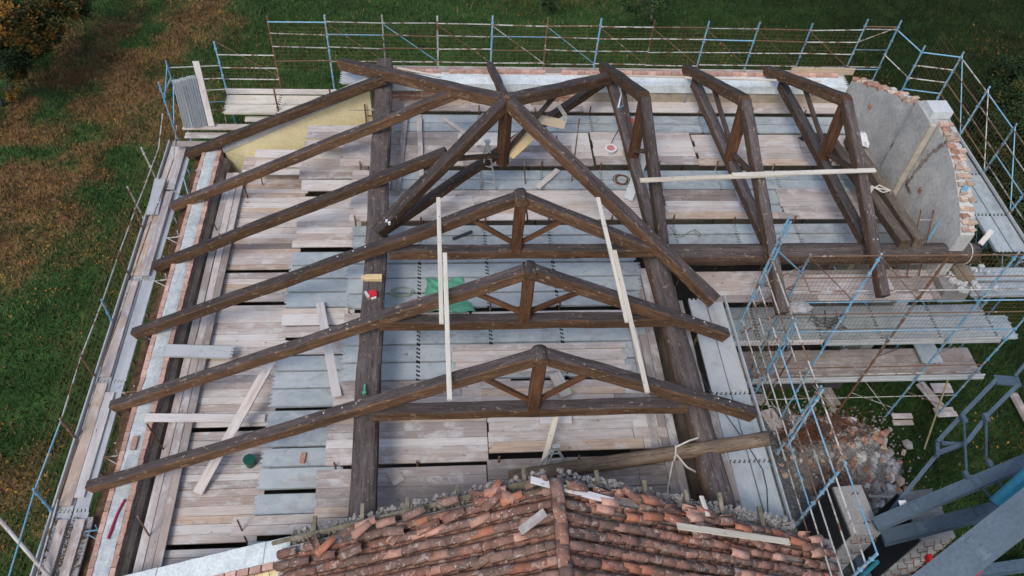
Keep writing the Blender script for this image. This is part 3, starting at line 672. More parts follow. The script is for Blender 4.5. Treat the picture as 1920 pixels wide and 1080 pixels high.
# lowest step z = -2
Z2 = -2.0
y = Y0(1060, Z2, 450); k = 0
gaps = [Y0(v, Z2, 450) for v in (507, 568, 742, 806, 964, 1022)]
while y < 20.9:
    wd = U(.19, .25)
    near = min(abs(y + wd / 2 - g_) for g_ in gaps)
    if near < .07: y += .13; continue
    xl = -6.55 + U(-.08, .10); xr_ = -4.38 + U(-.05, .05)
    board(low, xl, xr_, y + .004, y + wd - .004, Z2 + .02, M['board'] if R_() < .5 else (M['board_pale'] if R_() < .6 else (M['board_dark'] if R_() < .4 else M['board_tan'])), 'x'); y += wd + .002
for (yt, yb, zz) in ((280, 294, -1.2), (298, 312, -1.35), (313, 326, -1.5)):
    board(low, X0(481, yt, zz), X0(575, yt, zz), Y0(yb, zz, 520), Y0(yt, zz, 520), zz, M['board_pale'], 'x')
for i in range(3):
    y = 5.6; x = -6.96 + i * .20
    while y < 19.8:
        L = U(3.4, 4.0); board(low, x + .006 - .03 * (y > 14), x + .194 - .03 * (y > 14), y, min(y + L, 19.9), -1.8 + U(-.02, .02), M['board'] if R_() < .6 else M['board_dark'], 'y', T=.05); y += L

# standards and ledgers of the inner scaffold, their heads show in the gaps
ins = thing('scaffold', 'rusty inner scaffold frames standing below the plank decks, heads poking through the gaps', 'scaffold', (1, 13, GZ))
gy = [Y0(v, 0) for v in (211, 314, 417, 579, 868)]
for xx in JX[1:]:
    for i, yy in enumerate(gy):
        if xx > 6.4 and i > 2: continue
        if xx > 13.3 or xx > 5.6 and i == 3: continue
        pipe('standard', (xx + .02, yy, GZ + .1), (xx + .02 + U(-.01, .01), yy, U(.16, .34)), M['rusty'], ins)
for yy in gy: 
    pipe('ledger', (-2.4, yy - .05, -.12), (5.2 if yy < 14 else 13.2, yy - .05, -.12), M['rusty'], ins)
for (x, y, z, h) in ((1000, 1000, 0, .1),): pass
# longer starter tubes sticking up
for i, (x, y, z, x2, y2) in enumerate(((465, 372, -2, 452, 330), (493, 348, -2, 488, 322), (410, 440, -2, 396, 412), (530, 310, -2, 524, 285), (468, 1028, -1.9, 449, 975), (610, 985, -1, 612, 950), (306, 842, -1.8, 272, 795), (280, 1005, -1.8, 262, 968), (1072, 340, 0, 1082, 222), (1040, 285, 0, 1044, 255), (985, 345, 0, 976, 300))):
    p = pz(x, y, z); q = py(x2, y2, p.y); q.x = p.x + (q.x - p.x) * .5
    pipe('starter_tube', p, q, M['rusty' if i % 3 else 'rust'], ins, r=.02)

# ================================================================== PERIMETER SCAFFOLDS
def post(parent, x, y, z0, z1, mat, dx=0, dy=0): return pipe('post', (x, y, z0), (x + dx, y + dy, z1), mat, parent, r=.029, knobs=max(1, int((z1 - z0) / .5)))
def rail(parent, a, b, mat, r=.019): return pipe('guard_rail', a, b, mat, parent, r=r)
B, BC, RU, ZN = M['blue'], M['blue_clean'], M['rusty'], M['zinc']
# --- back
bs = thing('scaffold', 'back scaffold with a row of blue and rusty posts and wire netting before the lawn', 'scaffold', (4, 23, GZ))
px_tops = [(500, 30), (608, 28), (716, 28), (820, 30), (924, 30), (1028, 33), (1128, 35), (1228, 38), (1330, 40), (1425, 42), (1524, 44), (1628, 36)]
SY = 23.1; xsb = []
cols_b = [RU, B, ZN, ZN, BC, RU, BC, RU, BC, BC, B, B]
for i, (x, y) in enumerate(px_tops):
    p = py(x, y, SY); xsb.append(p.x); post(bs, p.x, SY, GZ, p.z, cols_b[i]); post(bs, p.x, SY - 1.0, GZ, -.1, RU)
zr = [1.76, 1.30, .82, .30]
for i in range(len(xsb) - 1):
    for j, z in enumerate(zr):
        mt = random.choice([ZN, ZN, RU, ZN, BC if j < 2 else ZN]); 
        rail(bs, (xsb[i], SY - .03, z + U(-.03, .03)), (xsb[i+1], SY - .03, z + U(-.03, .03)), mt)
    if i >= 1: pipe('brace', (xsb[i] + .03, SY + .03, 1.66), (xsb[i+1] - .03, SY + .03, .30), [RU, RU, BC, RU, ZN, BC, RU, RU, RU, RU, RU][i], bs, r=.014)
pipe('brace', (xsb[0] + .1, SY + .03, -1.0), (xsb[0] + .1, SY + .03, -.4), RU, bs, r=.014)
net(bs, (xsb[0], SY + .04, -.1), (xsb[-1] - xsb[0], 0, 0), (0, 0, 1.75), 130, 12)
for (x0_, x1_) in zip(xsb, xsb[1:]):
    if x0_ < -3.6: continue
    for k in range(2): board(bs, x0_ + .02, x1_ - .02, 22.0 + .5 * k + .02, 22.5 + .5 * k, -.02, M['board_pale'] if k else M['steel_bright'], 'x', name='steel_deck', kind='steel')
    board(bs, x0_ + .01, x1_ - .01, 23.0, 23.04, .18, M['board'], 'x', T=.2, name='toe_board', jit=.2)
for (x, y0_, z) in ((0, 0, 0),): pass
# tan formwork plank at the far right corner of the back wall
a, c_ = pz(1488, 152, .75), pz(1635, 140, .75); o = free_board('wooden_board', Vector((a.x, 22.05, .85)), Vector((13.9, 22.05, .85)), .04, .26, M['tan_board'], bs)
# --- back left, one step lower
bl = thing('scaffold', 'low corner scaffold at the back left with white decks and stacked steel planks', 'scaffold', (-6.5, 22.5, GZ))
pA, pC = py(401, 78, SY), py(306, 125, SY)
post(bl, pA.x, SY, GZ, pA.z, BC); post(bl, pA.x + .05, SY - 1.05, GZ, -.8, RU)
LX = -8.95
post(bl, LX, 22.9, GZ, .35, BC); post(bl, LX - .05, 21.9, GZ, .25, BC); 
for z in (.05, -.45, -.9, -1.4, -1.75): 
    rail(bl, (LX, 22.95, z), (pA.x, SY, z), ZN if z > -.2 else random.choice([BC, ZN])); 
    rail(bl, (pA.x, SY, z + .42), (xsb[0], SY, z + .42), random.choice([ZN, BC, ZN]))
pipe('brace', (pA.x, SY, 1.0), (xsb[0], SY, -.35), RU, bl, r=.014); 
pipe('brace', (LX, 22.9, .2), (LX - .05, 21.9, -.5), BC, bl, r=.02); pipe('brace', (LX, 22.9, -.6), (LX - .05, 21.9, -1.6), BC, bl, r=.02)
rail(bl, (LX, 22.9, -.3), (LX - .05, 21.9, -.3), BC)
net(bl, (LX, SY + .04, -1.6), (xsb[0] - LX, 0, 0), (0, 0, 1.8), 26, 12)
for (xa, xb) in ((pA.x + .05, xsb[0] - .03), (xsb[0], -3.5)):
    for k in range(2): board(bl, xa, xb, 21.95 + .5 * k, 22.43 + .5 * k, -1.0, M['batten'], 'x', name='steel_deck', kind='steel')
board(bl, pA.x, -3.6, 22.98, 23.02, -.8, M['board_pale'], 'x', T=.2, name='toe_board', jit=.2)
for i, (xa, xb, ya, yb_, z, mm) in enumerate(((-8.6, -4.6, 21.55, 21.82, -1.35, 'board'), (-8.5, -5.2, 21.25, 21.5, -1.45, 'board'), (-6.6, -4.4, 21.86, 22.1, -1.25, 'board_pale'), (-8.9, -7.2, 21.0, 21.24, -1.6, 'board_dark'), (-7.3, -6.2, 20.95, 21.15, -2.3, 'board_dark'))):
    board(bl, xa, xb, ya, yb_, z, M[mm], 'x')
for i in range(2): board(bl, -3.3 + .0, -2.3, 21.95 + .5 * i, 22.43 + .5 * i, .25, M['steel_bright'], 'x', name='steel_deck', kind='steel')
# steel planks leaning in the corner
st = thing('steel_plank_bundle', 'bundle of grey steel scaffold planks standing upright and leaning in the back left corner', 'scaffold planks', pz(365, 238, -1.3))
tops = [(331, 150), (345, 146), (358, 143), (371, 145)]; bots = [(352, 238), (368, 238), (380, 236), (392, 232)]
for (tx, ty), (bx, by) in zip(tops, bots):
    a = pz(bx, by, -1.3); c_ = py(tx, ty, a.y + .30); o_ = free_board('steel_plank', a, c_, .27, .05, M['steel'], st, up=(0.35, -1, .25), kind='steel')
    m = MB(); Lr = (c_ - a).length
    for q_ in (-.12, -.04, .04, .12): m.box((0, q_, .035), (Lr - .08, .018, .055))
    rb = m.build('rib', M['steel_bright'], None, origin=Vector((0, 0, 0))); rb.parent = o_
a = pz(397, 236, -1.3); c_ = py(367, 115, a.y + .45); o = free_board('leaning_plank', a, c_, .2, .045, M['board_pale'], None, up=(0, -1, .3))
tag(o, 'tall pale plank leaning beside the bundle of steel planks at the back left', 'plank')

# --- left
ls = thing('scaffold', 'left eaves scaffold with lean guard posts, two long rails and rusty wire netting', 'scaffold', (-9, 14, GZ))
Lx = -9.16
base = [(97, 962), (140, 825), (178, 710), (212, 608), (243, 517), (270, 432)]; top = [(62, 917), (112, 785), (150, 665), (190, 562), (222, 470), (252, 390)]
cl = [BC, RU, RU, BC, RU, RU]; LY = []
for i, (a, c_) in enumerate(zip(base, top)):
    p = pz(*a, -2.0); q = py(*c_, p.y); LY.append(p.y); pipe('post', (Lx, p.y, -2.05), (q.x, p.y, q.z), cl[i], ls, r=.03, knobs=3); post(ls, Lx, p.y, GZ, -2.06, RU); post(ls, -8.3, p.y, GZ, -2.2, ZN)
p = pz(306, 300, -2.0); LY += [18.4 + .0, 20.2]
for yy in LY[-2:]: post(ls, Lx, yy, GZ, -1.0, ZN, -.35); post(ls, -8.3, yy, GZ, -2.2, ZN)
tz = [py(*c_, yy) for c_, yy in zip(top, LY)]
ends = [Vector((tz[0].x, 5.0, -1.05))] + [t + Vector((0, 0, -.08)) for t in tz] + [Vector((tz[-1].x + .05, 18.4, -1.1)), Vector((tz[-1].x + .1, 20.3, -1.1)), Vector((-9.2, 21.9, -1.0))]
for i, (a, c_) in enumerate(zip(ends, ends[1:])):
    rail(ls, a, c_, BC if i in (0, 1) else ZN); rail(ls, (a + Vector((.32, 0, -.5))), (c_ + Vector((.32, 0, -.5))), RU if i % 2 else ZN)
net(ls, (Lx - .42, 5.2, -1.1), (.1, 16.6, 0), (.40, 0, -1.05), 100, 8)
net(ls, (Lx - .10, 5.2, -2.3), (0, 16.6, 0), (0, 0, -3.0), 60, 14, mat=M['netwire'])
# toe rail and planks of the gangway
y = 5.2
for i, y1_ in enumerate((8.55, 10.4, 14.2, 17.0, 18.8)):
    pass
segs = [(5.2, 8.5), (8.5, 12.1), (12.1, 15.6), (15.6, 19.2), (19.2, 21.6)]
for i, (a, c_) in enumerate(segs):
    board(ls, -9.17, -9.13, a, c_ - .02, -1.84, M['steel_bright'], 'y', T=.2, name='toe_board', jit=.1)
    if i in (0,):
        for xx in (-9.1, -8.72): board(ls, xx, xx + .36, a, c_ - .02, -2.02, M['steel_bright'], 'y', name='steel_deck', kind='steel', T=.05)
        for xx in (-8.98, -8.6): board(ls, xx, xx + .22, a, c_ - .25, -1.96, M['board'], 'y', T=.045)
    else:
        for xx in (-9.1, -8.74): board(ls, xx, xx + .35, a, c_ - .02, -2.02, M['steel_bright'], 'y', name='steel_deck', kind='steel', T=.05)
        board(ls, -9.08, -8.80, a + .1, c_ - .1, -1.95, M['board_tan' if i % 2 else 'board'], 'y')
        if i in (1, 3): board(ls, -8.79, -8.56, a + .3, c_ - .4, -1.95, M['board_pale'], 'y')
        if i in (3, 4): board(ls, -8.78, -8.55, a + .05, c_ - .05, -1.90, M['board'], 'y')
board(ls, -8.52, -8.22, 5.2, 8.3, -2.02, M['concrete'], 'y', name='steel_deck', kind='steel')
m = MB()
for i in range(500): m.box((random.choice((-9.04, -8.66, -8.62, -8.36)) + random.gauss(0, .05), U(5.6, 8.3), -1.97), (U(.01, .045), U(.01, .05), U(.01, .03)), Matrix.Rotation(U(0, 3), 3, 'Z'))
o = tag(m.build('debris', M['dirt'], ls), kind='stuff')
for i, yy in enumerate((7.95, 9.85, 11.7, 13.6, 15.5, 17.2, 19.0)):   # brackets spanning the gap
    m = MB(); m.path([(-8.4, yy, -2.0), (-7.95, yy + .02, -1.95)], .018, 6); m.path([(-8.35, yy, -2.02), (-7.98, yy - .2, -2.05)], .014, 5); m.path([(-8.02, yy + .02, -1.95), (-8.0, yy + .02, -1.7)], .018, 6)
    m.build('bracket', BC if i % 3 == 0 else ZN, ls)
free_board('steel_deck', pz(300, 335, -1.75), pz(285, 402, -1.85), .36, .05, M['steel_bright'], ls, kind='steel')
pipe('brace', (-8.4, 19.9, -1.9), (-7.95, 18.6, -2.6), BC, ls, r=.018); pipe('brace', (-8.4, 18.7, -2.0), (-8.0, 20.0, -2.6), ZN, ls, r=.018); pipe('brace', (-8.35, 20.4, -2.4), (-7.9, 20.4, -1.9), BC, ls, r=.02)
a, c_ = pz(0, 975, -1.0), pz(95, 1085, -1.9); o = pipe('timber_pole', a - (c_ - a) * .15, c_, M['board'], None, r=.045)
tag(o, 'pale wooden pole slanting across the bottom left corner of the scaffold', 'pole')

# --- right (behind the gable wall)
rs = thing('scaffold', 'right scaffold with blue posts and crossing rails before the dark bushes', 'scaffold', (17, 19, GZ))
RX = 17.05
rp = [(15.4, 23.1, 2.15, B), (15.75, 21.8, 2.05, BC), (17.0, 21.55, 2.0, B), (RX, 19.72, 2.0, B), (RX, 17.9, 2.0, B), (RX, 16.1, 2.0, B), (RX, 14.35, 2.0, BC)]
for (x, y, z, mt) in rp: post(rs, x, y, GZ, z, mt)
for y in (19.72, 17.9, 16.1): post(rs, 15.95, y, GZ, -.05, RU)
for i in range(1, len(rp) - 1):
    (x0_, y0_, _, _), (x1_, y1_, _, _) = rp[i], rp[i + 1]
    for z in (1.8, 1.3, .8, .35, -1.2, -1.9): rail(rs, (x0_, y0_, z), (x1_, y1_, z), random.choice([ZN, RU, ZN, BC]))
    if i > 1: pipe('brace', (x0_, y0_, 1.9), (x1_, y1_, .1), ZN if i % 2 else BC, rs, r=.016); pipe('brace', (x0_, y0_, -.2), (x1_, y1_, -2.0), BC, rs, r=.016)
for z in (1.9, 1.0, .2): rail(rs, (xsb[-1], SY, z), (15.4, 23.1, z), BC if z < 1.5 else RU)
pipe('brace', (xsb[-1], SY, 1.3), (15.4, 23.1, 1.9), ZN, rs, r=.018); rail(rs, (15.4, 23.1, 1.8), (15.75, 21.8, 1.8), BC); rail(rs, (15.4, 23.1, .8), (15.75, 21.8, .8), ZN)
for z in (1.8, 1.0, .3): rail(rs, (14.3, 23.1, z), (15.4, 23.1, z), ZN)
net(rs, (RX + .04, 23.2, -1.9), (0, -8.9, 0), (0, 0, 3.6), 60, 18)
for (a, c_) in ((21.5, 19.74), (19.7, 17.93), (17.88, 16.12), (16.08, 14.6)):
    for k in range(2): board(rs, 15.95 + .5 * k + .02, 16.45 + .5 * k, c_, a, -.02 if a > 18 else 0, M['steel'], 'y', name='steel_deck', kind='steel')
    for k in range(2): board(rs, 16.98 + k * .05, 17.0 + k * .05, c_, a, .12 - .09 * k, M['steel_bright'], 'y', T=.09, name='toe_board', jit=.1)
for z in (-.1, -.1): rail(rs, (15.9, 14.6, z), (17.0, 14.4, z), BC)
pipe('brace', (15.9, 14.6, -1.2), (17.0, 14.4, -.1), BC, rs, r=.018)
# blue perforated strut leaning on the gable wall
a, c_ = pz(1730, 465, .3), pz(1812, 350, 2.6); o = timber('steel_strut', a, c_, .12, .05, M['blue_clean'], None, wob=0)
tag(o, 'blue steel lattice strut leaning across the broken top of the gable wall', 'strut')

# --- front of the wing
fs = thing('scaffold', 'tall front scaffold of blue posts with wire mesh below the crosswise log', 'scaffold', (12.5, 13, GZ))
FY = 12.78; FX = [9.1, 10.95, 12.78, 14.6, 16.4]
for i, x in enumerate(FX):
    post(fs, x, FY, GZ + .12, 2.0, [B, BC, BC if False else RU, BC, BC][i]); post(fs, x, 14.15, GZ + .12, -2.05 if i < 4 else 1.0, BC)
pipe('post', (FX[2], FY + .01, -2.2), (FX[2] + .0, FY + .01, -.1), BC, fs, r=.033, knobs=2)
for i in range(4):
    for j, z in enumerate((1.95, 1.1, .55, .08, -.45, -1.25, -3.1, -3.5)):
        mt = [RU, RU, ZN, BC, RU, BC, RU, ZN][j]; rail(fs, (FX[i], FY - .03, z), (FX[i+1], FY - .03, z), mt, r=.017)
    pipe('brace', (FX[i], FY, -2.6), (FX[i+1], FY + 1.2, -3.9), ZN if i % 2 else RU, fs, r=.016)
    pipe('brace', (FX[i], FY, -4.6), (FX[i+1], FY, -5.6), RU if i % 2 else ZN, fs, r=.014); pipe('brace', (FX[i], FY + 1.3, -4.2), (FX[i+1], FY, -5.9), ZN, fs, r=.014)
    rail(fs, (FX[i], FY, -4.9), (FX[i+1], FY, -4.9), ZN, r=.014)
for i in range(5):
    for z in (-.08, -2.12, -4.1): pipe('transom', (FX[i], FY, z), (FX[i], 14.15, z), BC if i % 2 else RU, fs, r=.02)
    post(fs, FX[i] + .12, 14.3, -2.0, -.05, RU)
for i in range(4):
    pipe('brace', (FX[i], FY + .02, 1.9), (FX[i+1], FY + .02, .1), RU, fs, r=.012); pipe('brace', (FX[i], 14.15, -.1), (FX[i+1], 14.15, -2.0), BC, fs, r=.016); pipe('brace', (FX[i], 14.15, -2.2), (FX[i+1], 14.15, -4.0), RU if i % 2 else BC, fs, r=.016)
    rail(fs, (FX[i], 14.15, -3.2), (FX[i+1], 14.15, -3.2), ZN, r=.014)
for i, x in enumerate((9.1, 10.0, 10.95)): pipe('post', (x - .9, 12.3 + .2 * i, -6.2), (x - .9, 12.3 + .2 * i, -2.1), BC if i % 2 else RU, fs, r=.026, knobs=4)
pipe('brace', (7.7, 12.1, -2.2), (9.9, 12.7, -4.4), BC, fs, r=.018); pipe('brace', (7.7, 12.1, -4.2), (9.9, 12.7, -2.4), RU, fs, r=.016)
rail(fs, (FX[4], FY, 1.95), (17.05, 14.35, 1.95), RU); rail(fs, (FX[4], FY, 1.1), (17.05, 14.35, 1.1), ZN); rail(fs, (FX[4], FY, .1), (17.05, 14.35, .1), BC)
net(fs, (FX[0], FY + .03, -1.9), (FX[4] - FX[0], 0, 0), (0, 0, 3.8), 62, 22)
# decks: upper boards at 0, steel gangway at -2, wooden gangway at -4
yy = 13.95
for i, wd in enumerate((.26, .3, .3, .22)):
    x = 6.9
    while x < 13.4:
        L = U(2.6, 3.9); x2 = min(13.55, x + L); board(fs, x, x2, yy - wd + .004, yy, .0 + .02 * (i % 2), M['board'] if R_() < .7 else M['board_dark'], 'x'); x = x2
    yy -= wd
for (xa, xb, ya, yb_, z, rz) in ((9.9, 12.3, 13.05, 13.75, .06, 0),): board(fs, xa, xb, ya, yb_, z, M['board'], 'x', T=.02)
for k in range(2): board(fs, 14.45, 16.7, 12.95 + .55 * k, 13.45 + .55 * k, .0, M['steel'], 'x', name='steel_deck', kind='steel')
cx = [7.55, 9.1, 10.95, 12.78, 14.6, 16.35]
for a, c_ in zip(cx, cx[1:]):
    for k in range(3): board(fs, a + .02, c_ - .02, 12.93 + .44 * k, 13.36 + .44 * k, -2.0, M['steel'], 'x', name='steel_deck', kind='steel')
    if a > 10.5:
        for k in range(2): board(fs, a + .01, c_ - .01, 12.86 - k * .04, 12.885 - k * .04, -1.84 - .1 * k, M['steel_bright'], 'x', T=.1, name='toe_board', jit=.1)
board(fs, 7.6, 10.9, 12.85, 12.9, -1.82, M['board_pale'], 'x', T=.2, name='toe_board', jit=.2)
board(fs, 16.35, 17.0, 12.93, 13.8, -2.0, M['steel'], 'x', name='steel_deck', kind='steel')
x = 8.9
for i in range(3):
    x2 = (11.6, 14.3, 16.9)[i]
    for k in range(4): board(fs, x, x2, 12.95 + .27 * k, 13.21 + .27 * k, -4.0, M['board_dark'], 'x')
    for k in range(2): board(fs, x, x2, 12.86 - k * .04, 12.885 - k * .04, -3.84 - .1 * k, M['steel_bright'], 'x', T=.1, name='toe_board', jit=.1)
    x = x2
board(fs, 15.0, 15.7, 13.3, 15.3, -3.8, M['steel'], 'y', name='steel_deck', kind='steel')
for (x, y) in ((15.19, 12.7), (16.78, 12.92), (11.7, 12.76), (13.1, 12.6), (17.1, 13.9), (10.4, 13.6)):
    for k in range(2): board(fs, x - .35, x + .35, y - .2 + .2 * k, y - .01 + .2 * k, GZ + .08 + .01 * k, M['board'], 'x', name='sole_board', jit=8)
for z in (1.6, .8, -.4): rail(fs, (7.7, 11.9, z + .3), (FX[0], FY, z), RU)

# --- right side of the nave
ns_ = thing('scaffold', 'scaffold along the right eaves of the nave with slanting rails above the rubble', 'scaffold', (7.4, 9, GZ))
NX = 7.55; NY = [11.9, 10.03, 8.28, 6.64, 4.9]; NT_ = [4.2, 3.0, 3.05, 2.95, 2.9]
for i, (y, t) in enumerate(zip(NY, NT_)):
    post(ns_, NX, y, GZ, t, B); 
    if i < 3: pipe('post', (NX + .10, y - .03, .6 if i else 1.4), (NX + .06, y - .03, t - .1), BC, ns_, r=.026, knobs=3)
    post(ns_, 6.55, y, GZ, -.1, RU)
    if i < 4:
        y2, t2 = NY[i + 1], NT_[i + 1]
        for j, z in enumerate((2.85, 2.35, 1.85, 1.35, .9, .45)):
            mt = [BC, ZN, RU, BC, ZN, RU][(j + i) % 6] if R_() < .7 else ZN
            rail(ns_, (NX + .03, y, z), (NX + .03, y2, z), mt, r=.018)
pipe('brace', (NX, 11.9, 3.2), (FX[0], FY, 1.3), BC, ns_, r=.02); pipe('brace', (NX, 11.9, 1.9), (FX[0], FY, .6), RU, ns_, r=.018)
net(ns_, (NX + .06, 12.2, 0.1), (0, -2.4, 0), (0, 0, 2.8), 18, 18); net(ns_, (NX + .06, 7.6, -3), (0, -3.4, 0), (0, 0, 3), 14, 14)
yy = 13.1; k = 0
cy = [13.0, 11.86, 10.04, 8.22, 6.40, 4.6]
for a, c_ in zip(cy, cy[1:]):
    for k in range(2): board(ns_, 6.48 + .47 * k, 6.94 + .47 * k, c_ + .01, a - .01, 0.0, M['steel'] if a < 11 else M['steel_bright'], 'y', name='steel_deck', kind='steel')
    for k in range(2): board(ns_, 7.44 + k * .035, 7.465 + k * .035, c_, a, .15 - .09 * k, M['steel'], 'y', T=.1, name='toe_board', jit=.1)
m = MB(); m.path([pz(x, y, .05) for x, y in ((1300, 640), (1310, 690), (1330, 735), (1370, 790), (1405, 840), (1430, 880), (1438, 915), (1440, 960))], .012, 5)
tag(m.build('cable', M['dark_steel']), 'thin black cable lying along the right hand steel gangway', 'cable')

# ================================================================== ROOF TIMBERS
ZR = 3.3
tm = M['timber']
def bolts(parent, p0, p1, ts, z=.15):
    for t in ts:
        p = p0.lerp(p1, t); m = MB()
        for dx in (-.06, .06): m.tube(p + Vector((dx, .03, z - .02)), p + Vector((dx, .03, z + .02)), .022, 6)
        m.build('bolt_heads', M['steel_bright'], parent)
trs = [dict(ap=(1013, 668), l=(170, 913), r=(1410, 776), tl=(700, 775), tr=(1288, 757), br=(1003, 741, 902, 706, 1098, 704), lab='front truss nearest the tiled roof'),
       dict(ap=(992, 509), l=(213, 762), r=(1360, 628), tl=(712, 604), tr=(1256, 599), br=(982, 581, 898, 552, 1086, 548), lab='middle one of the three front trusses, passing over the green sheet'),
       dict(ap=(976, 373), l=(253, 625), r=(1226, 472), tl=(730, 472), tr=(1228, 471), br=(966, 441, 884, 411, 1058, 411), lab='third truss from the front, its right rafter meeting the valley rafter')]
TY = []
for i, t in enumerate(trs):
    a = pz(*t['ap'], ZR); Y = a.y; TY.append(Y); th = thing('roof_truss', 'dark timber ' + t['lab'], 'roof truss', (a.x, Y, 1.0), 'king post trusses over the nave')
    L, Rr = py(*t['l'], Y), py(*t['r'], Y); lo = timber('rafter', a + Vector((-.06, 0, 0)), L, .255, .31, tm, th, taper=.05); ro = timber('rafter', a + Vector((.06, 0, 0)), Rr, .255, .31, tm, th)
    tl, tr = py(*t['tl'], Y), py(*t['tr'], Y); zt = (tl.z + tr.z) / 2; timber('tie_beam', (tl.x, Y + .0, zt), (tr.x, Y, zt), .28, .31, tm, th)
    k = t['br']; kb = Vector((a.x, Y - .03, zt + .1)); timber('king_post', kb, a + Vector((0, -.03, .03)), .25, .26, M['timber_red'], th, up=(0, 1, 0))
    timber('king_post_head', a + Vector((0, -.20, .06)), a + Vector((0, .16, .06)), .30, .28, tm, th, round_=True)
    for (bx, by) in ((k[2], k[3]), (k[4], k[5])): e_ = py(bx, by, Y); timber('brace', (a.x + (.1 if bx > k[0] else -.1), Y, zt + .35), (e_.x, Y, e_.z), .10, .11, M['timber_red'], th)
    bolts(th, a, L, (.36, .39, .43)); bolts(th, a, Rr, (.8, .86) if i < 2 else ())
# the two heavy logs
a, c_ = pz(722, 122, .85), pz(680, 985, .85); xa = (a.x + c_.x) / 2; o = timber('log_purlin', a, pz(679, 975, .85) + (c_ - a).normalized() * .5, .52, .50, M['timber_log'], None, wob=.02)
tag(o, 'thick round log running the full depth of the building on the left under the trusses', 'log', 'heavy logs carrying the trusses')
a, c_ = pz(1224, 470, .85), pz(1345, 925, .85); o = timber('log_purlin', c_ + (c_ - a).normalized() * .5, a, .60, .56, M['timber_log'], None, round_=True, wob=.03)
tag(o, 'thick round log under the right ends of the front trusses beside the steel gangway', 'log', 'heavy logs carrying the trusses')
a, c_ = pz(1243, 478, .85), pz(1828, 474, .85); o = timber('log_purlin', a, c_, .58, .58, M['timber_log'], None, round_=True, wob=.012)
tag(o, 'thick log lying crosswise from the valley to the broken gable wall on the right', 'log', 'heavy logs carrying the trusses')
m = MB(); p = pz(1808, 474, .85)
for k in range(20):
    t0, t1 = k / 20 * 2 * math.pi, (k + 1) / 20 * 2 * math.pi; m.tube(p + Vector((.04 * math.sin(t0), math.cos(t0) * .31, math.sin(t0) * .31)), p + Vector((.04 * math.sin(t1), math.cos(t1) * .31, math.sin(t1) * .31)), .015, 5)
tag(m.build('rope', M['rope']), 'pale rope tied round the right end of the crosswise log', 'rope')

# star of rafters at the ridge node and the diagonal truss below it
N = pz(949, 190, ZR)
V0 = Vector((0, 0, 0))
dt = thing('roof_truss', 'diagonal truss under the star of rafters with its king post and low dark tie', 'roof truss', (N.x, N.y, 1.0))
D1, D2 = pz(707, 436, 1.35), pz(1160, 143, 1.1)
timber('rafter', N, D1, .29, .33, tm, dt); timber('rafter', N, D2, .29, .33, tm, dt)
t0, t1 = pz(722, 428, 1.1), pz(1150, 141, .95); timber('tie_beam', t0, t1, .25, .26, tm, dt)
kx = pz(935, 282, 1.03); kb = Vector((N.x, N.y, 1.15)); timber('king_post', kb, N, .27, .29, M['timber_red'], dt, up=(0.7, .7, 0))
dv = (t1 - t0).normalized(); timber('brace', kb + Vector((0, 0, .3)), N.lerp(D1, .42) - Vector((0, 0, .1)), .11, .12, tm, dt); timber('brace', kb + Vector((0, 0, .3)), N.lerp(D2, .42) - Vector((0, 0, .1)), .11, .12, tm, dt)
m = MB()
for (x, y) in ((735, 403), (742, 406), (725, 414), (730, 418)): p = pz(x, y, 1.66); m.tube(p - Vector((0, 0, .05)), p + Vector((0, 0, .03)), .035, 6)
m.build('bolt_heads', M['white'], dt)
hp = pz(640, 120, .80)
o = timber('hip_rafter', N + Vector((-.08, .04, -.02)), hp, .30, .34, tm, None); tag(o, 'heavy hip rafter falling from the ridge node to the back left corner', 'rafter')
o = timber('common_rafter', N + Vector((-.02, .08, 0)), pz(919, 122, .80), .20, .23, tm, None); tag(o, 'short rafter pointing straight back from the ridge node over the back wall', 'rafter')
VE = pz(1340, 566, 1.15)
o = timber('valley_rafter', N + Vector((.08, -.05, -.02)), VE, .30, .35, tm, None); tag(o, 'longest valley rafter running from the ridge node down to the front right', 'rafter')
# jack rafters on the left
for (s, e_, zs, ze, lab) in (((723, 147), (352, 289), 1.45, -1.88, 'leftmost jack rafter lying over the yellow wall, from the hip to the left eaves'), ((866, 170), (324, 388), 2.62, -1.88, 'second jack rafter from the hip, crossing above the left log'), ((838, 286), (291, 500), 2.25, -1.9, 'third jack rafter, starting from the diagonal rafter and ending on the left eaves')):
    o = timber('jack_rafter', pz(*s, zs), pz(*e_, ze), .245, .30, tm, None, taper=.04); tag(o, lab, 'rafter', 'jack rafters down to the left eaves')
